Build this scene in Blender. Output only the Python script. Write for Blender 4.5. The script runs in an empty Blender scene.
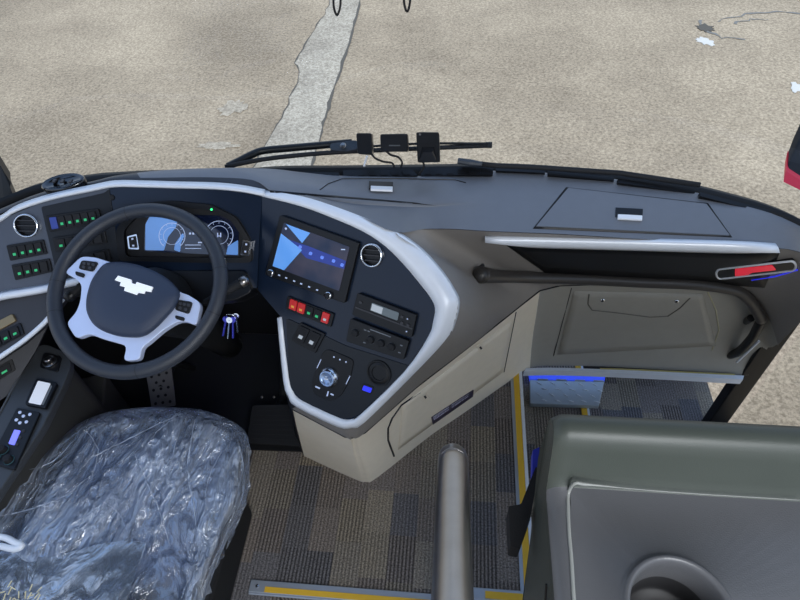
import bpy, bmesh, math, random
from mathutils import Vector, Matrix, noise
from mathutils.bvhtree import BVHTree
random.seed(7)
V = Vector
# ------------------------------------------------------------------ camera frame
F = 590.0; TH = math.radians(48); PS = math.radians(7.5); RO = math.radians(3.5); CZ = 1.9
hh = V((-math.sin(PS), math.cos(PS), 0))
FW = V((hh.x*math.cos(TH), hh.y*math.cos(TH), -math.sin(TH)))
r0 = V((math.cos(PS), math.sin(PS), 0)); u0 = V((hh.x*math.sin(TH), hh.y*math.sin(TH), math.cos(TH)))
RT = math.cos(RO)*r0 - math.sin(RO)*u0
UP = math.sin(RO)*r0 + math.cos(RO)*u0
CAM = V((0, 0, CZ))
def ray(px, py): return FW + RT*((px-400)/F) + UP*((300-py)/F)
def P(px, py, z):
    d = ray(px, py); return CAM + d*((z-CZ)/d.z)
def PD(px, py, t): return CAM + ray(px, py)*t
def PY(px, py, y):
    d = ray(px, py); return CAM + d*(y/d.y)
def PX(px, py, x):
    d = ray(px, py); return CAM + d*(x/d.x)
class Pl:
    def __init__(s, o, n): s.o = V(o); s.n = V(n).normalized(); s.n = -s.n if s.n.dot(CAM-s.o) < 0 else s.n
    def at(s, px, py, off=0):
        d = ray(px, py); o = s.o + s.n*off
        return CAM + d*((o-CAM).dot(s.n)/d.dot(s.n))
    def axes(s):
        u = V((1, 0, 0)); u = (u - s.n*u.dot(s.n)).normalized(); return u, s.n.cross(u)
def plane3(a, b, c): return Pl(a, (b-a).cross(c-a))
# ------------------------------------------------------------------ materials
MATS = {}
def nodes(name):
    m = bpy.data.materials.new(name); m.use_nodes = True
    nt = m.node_tree; return m, nt, nt.nodes, nt.links, nt.nodes['Principled BSDF']
def s2l(c): return tuple((x/12.92 if x <= .04045 else ((x+.055)/1.055)**2.4) for x in c)
def mat(name, rgb, rough=.5, metal=0, var=.06, scale=30, bump=0, bscale=400, coat=0, emit=0, spec=.5):
    """rgb is sRGB 0..255"""
    m, nt, N, L, b = nodes(name)
    c = s2l(tuple(x/255 for x in rgb))
    tc = N.new('ShaderNodeTexCoord'); nz = N.new('ShaderNodeTexNoise'); nz.inputs['Scale'].default_value = scale
    nz.inputs['Detail'].default_value = 4
    L.new(tc.outputs['Object'], nz.inputs['Vector'])
    mx = N.new('ShaderNodeMix'); mx.data_type = 'RGBA'
    mx.inputs[6].default_value = tuple(x*(1-var) for x in c)+(1,); mx.inputs[7].default_value = tuple(min(1, x*(1+var)) for x in c)+(1,)
    L.new(nz.outputs['Fac'], mx.inputs[0]); L.new(mx.outputs[2], b.inputs['Base Color'])
    b.inputs['Roughness'].default_value = rough; b.inputs['Metallic'].default_value = metal
    b.inputs['Coat Weight'].default_value = coat; b.inputs['Coat Roughness'].default_value = .08
    b.inputs['Specular IOR Level'].default_value = spec
    if emit:
        b.inputs['Emission Color'].default_value = c+(1,); b.inputs['Emission Strength'].default_value = emit
    if bump:
        n2 = N.new('ShaderNodeTexNoise'); n2.inputs['Scale'].default_value = bscale; L.new(tc.outputs['Object'], n2.inputs['Vector'])
        bp = N.new('ShaderNodeBump'); bp.inputs['Strength'].default_value = bump; bp.inputs['Distance'].default_value = .002
        L.new(n2.outputs['Fac'], bp.inputs['Height']); L.new(bp.outputs['Normal'], b.inputs['Normal'])
    MATS[name] = m; return m
pad_m = mat('dash_pad', (110, 114, 121), .42, bump=.25, bscale=900)
dark_m = mat('dash_dark', (52, 52, 56), .5, bump=.2, bscale=900)
flank_m = mat('dash_flank', (134, 129, 124), .5, bump=.2, bscale=900)
black_m = mat('black_plastic', (15, 16, 19), .42, spec=.35)
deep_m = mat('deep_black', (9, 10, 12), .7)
rub_m = mat('black_rubber', (16, 17, 21), .75, bump=.3, bscale=300)
gloss_m = mat('facade_gloss', (22, 33, 50), .2, coat=.05, spec=.3)  # navy base colour stands in for blue sky mirrored in the gloss
carbon_m = mat('facade_carbon', (30, 34, 40), .4, spec=.3)
greyf_m = mat('facade_grey', (74, 80, 92), .35, bump=.1)
beige_m = mat('beige_plastic', (238, 226, 204), .45, bump=.12, bscale=700)
grn_m = mat('grey_cabinet', (160, 156, 146), .42, bump=.12, bscale=700)
silver_m = mat('silver_trim', (228, 232, 238), .34, metal=.08)
chrome_m = mat('chrome', (225, 228, 232), .15, metal=1)
steel_m = mat('brushed_steel', (146, 142, 139), .3, metal=1, var=.12, scale=60)
alu_m = mat('aluminium', (176, 182, 190), .4, metal=.5)
yel_m = mat('yellow_strip', (236, 186, 50), .6)
white_m = mat('white_plastic', (235, 238, 242), .4)
leather_m = mat('wheel_leather', (44, 48, 56), .42, bump=.25, bscale=1200)
hub_m = mat('hub_leather', (44, 54, 74), .5, bump=.3, bscale=1200)
spoke_m = mat('spoke_silver', (208, 218, 242), .32, metal=.25)
green_m = mat('green_light', (40, 150, 95), .5, emit=.8)
red_m = mat('red_plastic', (196, 34, 34), .35, emit=.12)
redl_m = mat('red_light', (226, 40, 62), .3, emit=.5)
blue_m = mat('blue_led', (40, 48, 215), .4, emit=.8)
lcd_m = mat('grey_lcd', (176, 182, 186), .3, emit=.25)
lcdb_m = mat('violet_lcd', (120, 124, 235), .3, emit=.8)
amb_m = mat('amber_mark', (200, 140, 60), .5, emit=.4)
seat_m = mat('seat_fabric', (62, 76, 104), .9, var=.25, scale=14, bump=.4, bscale=300)
tray_m = mat('tray_plastic', (64, 69, 64), .38, spec=.35, bump=.12, bscale=800)
tray2_m = mat('tray_floor', (86, 87, 90), .33, bump=.12, bscale=800)
traydk_m = mat('tray_hollow', (42, 42, 44), .5)
olive_m = mat('olive_panel', (50, 49, 46), .7)
gold_m = mat('gold_metal', (150, 130, 96), .35, metal=.7)
label_m = mat('label_plate', (48, 40, 62), .3)
head_m = mat('coach_lining', (120, 120, 118), .85)
paint_m = mat('white_paint', (212, 210, 202), .8)
crack_m = mat('crack', (92, 88, 80), .95)
def checker():
    m, nt, N, L, b = nodes('tread_plate'); b.inputs['Metallic'].default_value = .5; b.inputs['Roughness'].default_value = .4
    b.inputs['Base Color'].default_value = s2l((.68, .72, .75))+(1,); MATS['tread_plate'] = m; return m
tread_m = checker()
def carpet():
    m, nt, N, L, b = nodes('ribbed_carpet')
    tc = N.new('ShaderNodeNewGeometry'); sp = N.new('ShaderNodeSeparateXYZ'); L.new(tc.outputs['Position'], sp.inputs[0])
    def math_(op, a, bb=None):
        n = N.new('ShaderNodeMath'); n.operation = op
        for i, v in enumerate((a, bb)):
            if v is None: continue
            if isinstance(v, (int, float)): n.inputs[i].default_value = v
            else: L.new(v, n.inputs[i])
        return n.outputs[0]
    # staggered blocks
    cx = math_('FLOOR', math_('MULTIPLY', sp.outputs[0], 1/.085))
    w0 = N.new('ShaderNodeTexWhiteNoise'); w0.noise_dimensions = '1D'; L.new(cx, w0.inputs['W'])
    cy = math_('FLOOR', math_('ADD', math_('MULTIPLY', sp.outputs[1], 1/.14), w0.outputs[0]))
    cmb = N.new('ShaderNodeCombineXYZ'); L.new(cx, cmb.inputs[0]); L.new(cy, cmb.inputs[1])
    w1 = N.new('ShaderNodeTexWhiteNoise'); w1.noise_dimensions = '3D'; L.new(cmb.outputs[0], w1.inputs['Vector'])
    stripe = math_('MULTIPLY', math_('ADD', math_('SINE', math_('MULTIPLY', sp.outputs[0], 2*math.pi/.0115)), 1), .5)
    ramp = N.new('ShaderNodeValToRGB'); L.new(w1.outputs[0], ramp.inputs[0])
    e = ramp.color_ramp; e.interpolation = 'CONSTANT'
    cols = [(0, (138, 128, 120)), (.22, (150, 140, 126)), (.42, (122, 118, 117)), (.6, (142, 131, 121)), (.78, (158, 146, 128))]
    while len(e.elements) < len(cols): e.elements.new(.5)
    for i, (p, c) in enumerate(cols):
        e.elements[i].position = p; e.elements[i].color = s2l(tuple(x/255 for x in c))+(1,)
    amp = math_('ADD', math_('MULTIPLY', w1.outputs[1] if False else w1.outputs[0], .0), .0)
    w2 = N.new('ShaderNodeTexWhiteNoise'); w2.noise_dimensions = '3D'
    va = N.new('ShaderNodeVectorMath'); va.operation = 'ADD'; va.inputs[1].default_value = (3.3, 7.1, 1); L.new(cmb.outputs[0], va.inputs[0]); L.new(va.outputs[0], w2.inputs['Vector'])
    depth = math_('ADD', math_('MULTIPLY', w2.outputs[0], .55), .2)
    dk = math_('SUBTRACT', 1, math_('MULTIPLY', stripe, depth))
    nz = N.new('ShaderNodeTexNoise'); nz.inputs['Scale'].default_value = 210; nz.inputs['Detail'].default_value = 3; L.new(tc.outputs['Position'], nz.inputs['Vector'])
    fine = math_('ADD', math_('MULTIPLY', nz.outputs['Fac'], 2.8), -.42)
    v = N.new('ShaderNodeVectorMath'); v.operation = 'SCALE'; L.new(ramp.outputs[0], v.inputs[0]); L.new(math_('MULTIPLY', dk, fine), v.inputs['Scale'])
    L.new(v.outputs[0], b.inputs['Base Color']); b.inputs['Roughness'].default_value = .95; b.inputs['Specular IOR Level'].default_value = .1
    bp = N.new('ShaderNodeBump'); bp.inputs['Strength'].default_value = .5; bp.inputs['Distance'].default_value = .002
    L.new(math_('SUBTRACT', 1, stripe), bp.inputs['Height']); L.new(bp.outputs['Normal'], b.inputs['Normal'])
    return m
carpet_m = carpet()
def ground_mat(name, c0, c1, c2, big=.45):
    m, nt, N, L, b = nodes(name)
    g = N.new('ShaderNodeNewGeometry')
    n1 = N.new('ShaderNodeTexNoise'); n1.inputs['Scale'].default_value = big; n1.inputs['Detail'].default_value = 8; n1.inputs['Roughness'].default_value = .62
    n2 = N.new('ShaderNodeTexNoise'); n2.inputs['Scale'].default_value = 38; n2.inputs['Detail'].default_value = 6; n2.inputs['Roughness'].default_value = .8
    for n in (n1, n2): L.new(g.outputs['Position'], n.inputs['Vector'])
    r1 = N.new('ShaderNodeValToRGB'); L.new(n1.outputs['Fac'], r1.inputs[0])
    e = r1.color_ramp; e.elements[0].position = .36; e.elements[1].position = .64
    e.elements[0].color = s2l(tuple(x/255 for x in c0))+(1,); e.elements[1].color = s2l(tuple(x/255 for x in c1))+(1,)
    r2 = N.new('ShaderNodeValToRGB'); L.new(n2.outputs['Fac'], r2.inputs[0])
    e = r2.color_ramp; e.elements[0].position = .38; e.elements[1].position = .64
    e.elements[0].color = (.45, .43, .40, 1); e.elements[1].color = (1.4, 1.38, 1.34, 1)
    mx = N.new('ShaderNodeMix'); mx.data_type = 'RGBA'; mx.blend_type = 'MULTIPLY'; mx.inputs[0].default_value = .8
    L.new(r1.outputs[0], mx.inputs[6]); L.new(r2.outputs[0], mx.inputs[7])
    L.new(mx.outputs[2], b.inputs['Base Color']); b.inputs['Roughness'].default_value = .95; b.inputs['Specular IOR Level'].default_value = .15
    bp = N.new('ShaderNodeBump'); bp.inputs['Strength'].default_value = .35; bp.inputs['Distance'].default_value = .01
    L.new(n2.outputs['Fac'], bp.inputs['Height']); L.new(bp.outputs['Normal'], b.inputs['Normal'])
    return m
ground_m = ground_mat('aggregate_concrete', (151, 138, 119), (186, 171, 148), None)
slab_m = ground_mat('smooth_concrete', (164, 156, 142), (190, 182, 166), None, 1.2)
patch_m = ground_mat('grey_patch', (164, 154, 138), (188, 178, 160), None, 2)
def glass_mat():
    m, nt, N, L, b = nodes('window_glass'); N.remove(b)
    o = N['Material Output']; t = N.new('ShaderNodeBsdfTransparent'); t.inputs[0].default_value = (.96, .98, .97, 1)
    g = N.new('ShaderNodeBsdfGlossy'); g.inputs['Roughness'].default_value = .02
    lw = N.new('ShaderNodeLayerWeight'); lw.inputs[0].default_value = .5; pw = N.new('ShaderNodeMath'); pw.operation = 'POWER'; L.new(lw.outputs['Facing'], pw.inputs[0]); pw.inputs[1].default_value = 5
    f = N.new('ShaderNodeMath'); f.operation = 'MULTIPLY_ADD'; L.new(pw.outputs[0], f.inputs[0]); f.inputs[1].default_value = .4; f.inputs[2].default_value = .03
    x = N.new('ShaderNodeMixShader'); L.new(f.outputs[0], x.inputs[0]); L.new(t.outputs[0], x.inputs[1]); L.new(g.outputs[0], x.inputs[2]); L.new(x.outputs[0], o.inputs[0])
    return m
glass_m = glass_mat()
def film_mat(name, a0, a1, bumpd=.022, nscale=9, tint=(.68, .77, .93)):
    m, nt, N, L, b = nodes(name); N.remove(b)
    o = N['Material Output']; g = N.new('ShaderNodeNewGeometry')
    mp = N.new('ShaderNodeMapping'); mp.inputs['Rotation'].default_value = (0, 0, .6); mp.inputs['Scale'].default_value = (1, .28, 1); L.new(g.outputs['Position'], mp.inputs['Vector'])
    n1 = N.new('ShaderNodeTexNoise'); n1.noise_type = 'RIDGED_MULTIFRACTAL'; n1.normalize = False; n1.inputs['Scale'].default_value = nscale; n1.inputs['Detail'].default_value = 6; n1.inputs['Roughness'].default_value = .62; n1.inputs['Lacunarity'].default_value = 2.1; n1.inputs['Offset'].default_value = .95; n1.inputs['Gain'].default_value = 1.6; n1.inputs['Distortion'].default_value = .5; L.new(mp.outputs[0], n1.inputs['Vector'])
    n3 = N.new('ShaderNodeTexNoise'); n3.inputs['Scale'].default_value = 6; n3.inputs['Detail'].default_value = 5; L.new(g.outputs['Position'], n3.inputs['Vector'])
    bp = N.new('ShaderNodeBump'); bp.inputs['Strength'].default_value = 1; bp.inputs['Distance'].default_value = bumpd; L.new(n1.outputs['Fac'], bp.inputs['Height'])
    t = N.new('ShaderNodeBsdfTransparent'); t.inputs[0].default_value = (.93, .95, 1, 1)
    gl = N.new('ShaderNodeBsdfGlossy'); gl.inputs['Roughness'].default_value = .17; gl.inputs[0].default_value = (.9, .94, 1, 1)
    df = N.new('ShaderNodeBsdfTranslucent'); df.inputs[0].default_value = tint+(1,)
    d2 = N.new('ShaderNodeBsdfDiffuse'); d2.inputs[0].default_value = tint+(1,)
    for s in (gl, df, d2): L.new(bp.outputs[0], s.inputs['Normal'])
    a = N.new('ShaderNodeMixShader'); a.inputs[0].default_value = .75; L.new(df.outputs[0], a.inputs[1]); L.new(d2.outputs[0], a.inputs[2])
    bb = N.new('ShaderNodeMixShader'); bb.inputs[0].default_value = .5; L.new(a.outputs[0], bb.inputs[1]); L.new(gl.outputs[0], bb.inputs[2])
    ml = N.new('ShaderNodeMath'); ml.operation = 'MULTIPLY'; L.new(n1.outputs['Fac'], ml.inputs[0]); L.new(n3.outputs['Fac'], ml.inputs[1])
    mr = N.new('ShaderNodeMapRange'); L.new(ml.outputs[0], mr.inputs[0]); mr.inputs[1].default_value = .2; mr.inputs[2].default_value = 1.15; mr.inputs[3].default_value = a0; mr.inputs[4].default_value = a1  # opacity rises along the ridges too, painting highlights on the creases
    x = N.new('ShaderNodeMixShader'); L.new(mr.outputs[0], x.inputs[0]); L.new(t.outputs[0], x.inputs[1]); L.new(bb.outputs[0], x.inputs[2]); L.new(x.outputs[0], o.inputs[0])
    return m
film_m = film_mat('plastic_film', .34, .98)
# ------------------------------------------------------------------ mesh builder
C = bpy.context.scene.collection
WL = {}
class M:
    def __init__(s): s.v = []; s.f = []; s.mi = []
    def add(s, vs, fs, mi=0):
        o = len(s.v); s.v += [V(a) for a in vs]; s.f += [tuple(i+o for i in f) for f in fs]; s.mi += [mi]*len(fs); return s
    def prism(s, a, b, mi=0):
        n = len(a); fs = [tuple(range(n))[::-1], tuple(range(n, 2*n))]+[(i, (i+1) % n, n+(i+1) % n, n+i) for i in range(n)]
        return s.add(list(a)+list(b), fs, mi)
    def box(s, c, sz, mi=0, ax=None):
        c = V(c); ax = ax or (V((1, 0, 0)), V((0, 1, 0)), V((0, 0, 1)))
        def q(w): return [c+ax[0]*(sx*sz[0]/2)+ax[1]*(sy*sz[1]/2)+ax[2]*(w*sz[2]/2) for sx, sy in ((-1, -1), (1, -1), (1, 1), (-1, 1))]
        return s.prism(q(-1), q(1), mi)
    def tube(s, pts, r, k=10, cap=True, mi=0, closed=False, flat=None):
        pts = [V(p) for p in pts]; n = len(pts); rr = r if isinstance(r, (list, tuple)) else [r]*n
        t0 = (pts[1]-pts[0]).normalized(); a = t0.orthogonal().normalized(); vs = []
        for i, p in enumerate(pts):
            if closed: t = (pts[(i+1) % n]-pts[i-1]).normalized()
            else: t = (pts[min(i+1, n-1)]-pts[max(i-1, 0)]).normalized()
            a = (a - t*a.dot(t)).normalized(); b = t.cross(a)
            for j in range(k):
                w = 2*math.pi*j/k; vs.append(p+(a*math.cos(w)+b*math.sin(w))*rr[i])
        fs = []
        for i in range(n if closed else n-1):
            i2 = (i+1) % n
            for j in range(k): fs.append((i*k+j, i*k+(j+1) % k, i2*k+(j+1) % k, i2*k+j))
        if cap and not closed: fs += [tuple(range(k))[::-1], tuple(range((n-1)*k, n*k))]
        return s.add(vs, fs, mi)
    def lathe(s, c, n, prof, k=32, mi=0, u=None, w=None, sq=1):
        """prof: list of (radius, height)"""
        c = V(c); n = V(n).normalized(); u = u or n.orthogonal().normalized(); w = n.cross(u)
        vs = []
        for r, h in prof:
            for j in range(k):
                a = 2*math.pi*j/k; vs.append(c+n*h+(u*math.cos(a)+w*(math.sin(a)*sq))*max(r, 1e-5))
        fs = [(i*k+j, i*k+(j+1) % k, (i+1)*k+(j+1) % k, (i+1)*k+j) for i in range(len(prof)-1) for j in range(k)]
        return s.add(vs, fs, mi)
    def grid(s, rows, mi=0, close=False):
        m = len(rows[0]); vs = [p for r in rows for p in r]
        fs = [(i*m+j, i*m+j+1, (i+1)*m+j+1, (i+1)*m+j) for i in range(len(rows)-1) for j in range(m-1)]
        return s.add(vs, fs, mi)
    def slab(s, rows, off, mi=0):
        """closed slab: grid rows plus the same grid pushed by off (vector or list of rows)"""
        m = len(rows[0]); n = len(rows)
        top = [p for r in rows for p in r]; bot = [p for r in off for p in r] if isinstance(off, list) else [p+V(off) for p in top]
        k = len(top); fs = []
        for i in range(n-1):
            for j in range(m-1):
                q = (i*m+j, i*m+j+1, (i+1)*m+j+1, (i+1)*m+j); fs.append(q); fs.append(tuple(x+k for x in q[::-1]))
        edge = [(0, j) for j in range(m)]+[(i, m-1) for i in range(1, n)]+[(n-1, j) for j in range(m-2, -1, -1)]+[(i, 0) for i in range(n-2, 0, -1)]
        ids = [i*m+j for i, j in edge]
        for a, b in zip(ids, ids[1:]+ids[:1]): fs.append((a, a+k, b+k, b))
        return s.add(top+bot, fs, mi)
    def bvh(s): return BVHTree.FromPolygons([tuple(v) for v in s.v], s.f)
    def split(s, name, m, parent=None, **k):
        par = list(range(len(s.v)))
        def fd(i):
            while par[i] != i: par[i] = par[par[i]]; i = par[i]
            return i
        for f in s.f:
            for q in f[1:]: par[fd(q)] = fd(f[0])
        gr = {}
        for f in s.f: gr.setdefault(fd(f[0]), []).append(f)
        out = []
        for g_ in gr.values():
            ids = sorted({i for f in g_ for i in f}); mp = {i: j for j, i in enumerate(ids)}; q = M(); q.add([s.v[i] for i in ids], [tuple(mp[i] for i in f) for f in g_]); out.append(q.build(name, m, parent, **k))
        return out
    def build(s, name, m, parent=None, smooth=False, bevel=0, seg=2, sub=0, fix=True):
        me = bpy.data.meshes.new(name)
        lo = V([min(v[i] for v in s.v) for i in range(3)]); hi = V([max(v[i] for v in s.v) for i in range(3)])
        c = (lo+hi)/2
        me.from_pydata([tuple(v-c) for v in s.v], [], s.f)
        ms = m if isinstance(m, list) else [m]
        for x in ms: me.materials.append(x)
        for p, i in zip(me.polygons, s.mi): p.material_index = i; p.use_smooth = smooth
        if fix:
            b = bmesh.new(); b.from_mesh(me); bmesh.ops.recalc_face_normals(b, faces=b.faces); b.to_mesh(me); b.free()
        o = bpy.data.objects.new(name, me); C.objects.link(o)
        if parent: o.parent = parent; o.location = c - WL[parent.name]
        else: o.location = c
        WL[o.name] = c
        if bevel:
            md = o.modifiers.new('b', 'BEVEL'); md.width = bevel; md.segments = seg; md.limit_method = 'ANGLE'; md.angle_limit = math.radians(40)
        if sub:
            md = o.modifiers.new('s', 'SUBSURF'); md.levels = sub; md.render_levels = sub
        if smooth or bevel:
            for p in me.polygons: p.use_smooth = True
            if not sub:
                w = o.modifiers.new('w', 'WEIGHTED_NORMAL') if bevel else None
        return o
def thing(name, label, cat, loc, group=None):
    o = bpy.data.objects.new(name, None); C.objects.link(o); o.location = V(loc); o.empty_display_size = .05
    WL[o.name] = V(loc); o['label'] = label; o['category'] = cat
    if group: o['group'] = group
    return o
def tag(o, label, cat, group=None):
    o['label'] = label; o['category'] = cat
    if group: o['group'] = group
    return o
def struct(o): o['kind'] = 'structure'; return o
def cr(pts, n=6, closed=False):
    """catmull-rom"""
    pts = [V(p) for p in pts]; N = len(pts); out = []
    for i in range(N if closed else N-1):
        g = lambda k: pts[k % N] if closed else pts[max(0, min(N-1, k))]
        a, b, c, d = g(i-1), g(i), g(i+1), g(i+2)
        for j in range(n):
            t = j/n; out.append(.5*((2*b)+(c-a)*t+(2*a-5*b+4*c-d)*t*t+(3*b-a-3*c+d)*t**3))
    if not closed: out.append(pts[-1])
    return out
def rp(pix, r=2, n=3):
    """round the corners of a pixel outline"""
    out = []; N = len(pix)
    for i in range(N):
        p = V(pix[i]); a = V(pix[i-1]); b = V(pix[(i+1) % N])
        ra = min(r, (a-p).length*.45); rb = min(r, (b-p).length*.45)
        s = p+(a-p).normalized()*ra; e = p+(b-p).normalized()*rb
        for k in range(n+1):
            t = k/n; q = s*(1-t)**2+p*2*t*(1-t)+e*t*t; out.append((q.x, q.y))
    return out
def plate(m, pix, pl, o0, o1, r=2, mi=0):
    q = rp(pix, r) if r else pix
    top = [pl.at(x, y, o1) for x, y in q]
    d = pl.n*(o0-o1)
    return m.prism([p+d for p in top], top, mi)
def quad(cx, cy, w, h, ang=0):
    a = math.radians(ang); c, s = math.cos(a), math.sin(a)
    return [(cx+x*w/2*c-y*h/2*s, cy+x*w/2*s+y*h/2*c) for x, y in ((-1, -1), (1, -1), (1, 1), (-1, 1))]
def lerpq(q, u, v):
    a = V(q[0])*(1-u)+V(q[1])*u; b = V(q[3])*(1-u)+V(q[2])*u; p = a*(1-v)+b*v; return (p.x, p.y)
def subq(q, u0, v0, u1, v1): return [lerpq(q, u0, v0), lerpq(q, u1, v0), lerpq(q, u1, v1), lerpq(q, u0, v1)]
def cast(bv, px, py):
    for dx, dy in ((0, 0), (0, 1), (0, -1), (1, 0), (-1, 0), (0, 2.5), (0, -2.5), (2.5, 0), (-2.5, 0), (0, 5), (0, -5), (-5, 0), (5, 0), (0, 8), (0, -8), (-9, 0), (9, 0)):
        d = ray(px+dx, py+dy).normalized(); p, n, i, t = bv.ray_cast(CAM, d)
        if p is not None:
            d = ray(px, py).normalized(); return d, CAM+d*((p-CAM).dot(n)/d.dot(n)) if (dx or dy) and abs(d.dot(n)) > .1 else p, n
    return d, None, None
def hit(bv, px, py, off=0):
    d, p, n = cast(bv, px, py)
    if p is None: return None
    if n.dot(d) > 0: n = -n
    return p+n*off
def drape(m, bv, q, off, th, nu=14, nv=8, mi=0):
    rows = []; rb = []
    for j in range(nv+1):
        r = []; r2 = []
        for i in range(nu+1):
            x, y = lerpq(q, i/nu, j/nv); d, p, n = cast(bv, x, y)
            if p is None: raise Exception('miss %s %s' % (x, y))
            if n.dot(d) > 0: n = -n
            r.append(p+n*off); r2.append(p+n*(off-th))
        rows.append(r); rb.append(r2)
    return m.slab(rows, rb, mi)
def seam(m, bv, pix, r=.0016, off=0, n=5, closed=False):
    pts = []
    for a, b in zip(pix, pix[1:]+(pix[:1] if closed else [])):
        for k in range(n):
            x = a[0]+(b[0]-a[0])*k/n; y = a[1]+(b[1]-a[1])*k/n; h_ = hit(bv, x, y, off)
            if h_ is not None: pts.append(h_)
    if not closed:
        h_ = hit(bv, *pix[-1], off)
        if h_ is not None: pts.append(h_)
    return m.tube(pts, r, 6, closed=closed)

# ================================================================== OUTSIDE
GZ = -1.1
g = M(); g.add([(-40, -30, GZ), (40, -30, GZ), (40, 50, GZ), (-40, 50, GZ)], [(0, 1, 2, 3)])
struct(g.build('ground', ground_m))
def wob(pts, n, amp, seed):
    out = []; rnd = random.Random(seed)
    for a, b in zip(pts, pts[1:]):
        for k in range(n): out.append(a.lerp(b, k/n)+V((rnd.uniform(-amp, amp), rnd.uniform(-amp, amp), 0)))
    out.append(pts[-1]); return out
lc = [P(*p, GZ) for p in ((345, -60), (334, -14), (327, 10), (312, 35), (295, 60), (299, 77), (285, 112), (265, 146), (240, 190), (225, 215))]
rc = [P(*p, GZ) for p in ((383, -60), (366, -14), (361, 0), (354, 27), (345, 55), (332, 95), (325, 118), (318, 142), (306, 190), (300, 215))]
lc = wob(lc, 5, .018, 1); rc = wob(rc, 5, .014, 2)
s = M(); s.slab([lc, rc], V((0, 0, .004))); struct(s.build('trim_1', slab_m))
def ribbon(m, pts, ws, z):
    a = []; b = []
    for i, p in enumerate(pts):
        t = (pts[min(i+1, len(pts)-1)]-pts[max(i-1, 0)]).normalized(); n = V((-t.y, t.x, 0)); w = ws[i]
        a.append(V((p.x, p.y, z))+n*w); b.append(V((p.x, p.y, z))-n*w)
    return m.grid([a, b])
for nm, pts, w in (('ground_crack', lc, .007), ('ground_crack', rc, .012)):
    m = M(); ribbon(m, pts, [w*random.uniform(.3, 1.7) for _ in pts], GZ+.006)
    o = m.build(nm, crack_m)
    tag(o, 'thin dark crack along the left edge of the pale concrete strip' if pts is lc else 'wider dark crack along the right edge of the pale concrete strip', 'crack')
def blob(cx, cy, rx, ry, ang, seed, z, n=26):
    rnd = random.Random(seed); out = []
    for i in range(n):
        a = 2*math.pi*i/n; k = rnd.uniform(.6, 1.15); x = rx*k*math.cos(a); y = ry*k*math.sin(a); c, s_ = math.cos(ang), math.sin(ang)
        out.append(P(cx+x*c-y*s_, cy+x*s_+y*c, z))
    return out
for cx, cy, rx, ry, ang, sd, mt, lb in ((706, 42, 11, 3.5, .3, 3, paint_m, 'white paint smudge on the concrete near the top right'),
                                        (796, 88, 7, 5, .4, 4, paint_m, 'white paint smudge at the right edge of the concrete'),
                                        (232, 108, 17, 7, -.25, 5, patch_m, 'pale worn patch on the concrete left of the strip'),
                                        (705, 28, 10, 4, .2, 8, crack_m, 'dark damp stain beside the upper white smudge'),
                                        (218, 146, 22, 4, 0, 6, patch_m, 'pale worn patch on the concrete behind the wiper arm')):
    m = M(); b0 = blob(cx, cy, rx, ry, ang, sd, GZ+.002); m.prism(b0, [p+V((0, 0, .006)) for p in b0]); tag(m.build('ground_patch', mt), lb, 'stain')
m = M()
for pts in ([(701, 20), (706, 30), (722, 38), (745, 40)], [(718, 22), (745, 14), (770, 12), (800, 14)], [(735, 24), (750, 19), (768, 20)]):
    q = wob([P(*p, GZ) for p in pts], 4, .03, 9); ribbon(m, q, [.014*random.uniform(.3, 1.5) for _ in q], GZ+.005)
tag(m.build('ground_crack', mat('stain', (128, 126, 120), .9)), 'grey wandering scuff lines at the top right of the concrete', 'crack')

# ================================================================== COACH SHELL
def bx(name, lo, hi, m_, st=True, **k):
    m = M(); lo = V(lo); hi = V(hi); m.box((lo+hi)/2, hi-lo); o = m.build(name, m_, **k)
    return struct(o) if st else o
# floor of the driver level (a slab with its own edges)
m = M()
m.box((-.53, .98, -.03), (1.58, 1.0, .06)); m.box((-.9, .28, -.03), (.84, .4, .06))
struct(m.build('floor', carpet_m))
m = M(); m.box((-.1, -.55, -.23), (2.44, 2.05, .06)); struct(m.build('floor_aisle', carpet_m))
# stairwell: two carpeted steps down to the door
m = M(); m.box((.405, 1.05, -.26), (.29, 1.2, .12)); struct(m.build('floor_upper_step', carpet_m))
m = M(); m.box((.86, 1.05, -.44), (.62, 1.2, .08)); struct(m.build('floor_lower_step', carpet_m))
m = M(); m.box((.7, 1.67, -.22), (1.0, .04, .44)); struct(m.build('wall_stairwell', dark_m))
bx('ceiling', (-1.4, -2.2, 2.42), (1.5, 1.28, 2.48), head_m)  # right side carried out past the wall to keep sun off the stairs
bx('wall_left', (-1.42, -2.2, -1.0), (-1.34, 1.52, .66), deep_m)
bx('wall_right', (1.18, -2.2, -1.0), (1.24, .35, .95), dark_m)
bx('wall_front', (-1.34, 1.48, -.9), (.2, 1.52, .62), deep_m)
bx('wall_bulkhead', (.2, 1.48, .02), (1.1, 1.52, .62), deep_m)
bx('floor_door_sill', (1.16, .35, -.52), (1.24, 1.4, -.42), black_m)

# ================================================================== FACADE PLANES
A0 = P(190, 190, .99)
FC = Pl(A0, (.06, -.80, .60))
S1 = FC.at(108, 186); S2 = FC.at(122, 284)
FL = plane3(S1, S2, P(0, 215, .97))
S3 = FC.at(262, 196)
FD = plane3(S3, P(457, 300, .89), P(352, 424, .55))

def tubeline(m, pix, pl, off, r, k=8, sm=3): return m.tube(cr([pl.at(x, y, off) for x, y in pix], sm), r, k)

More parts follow.
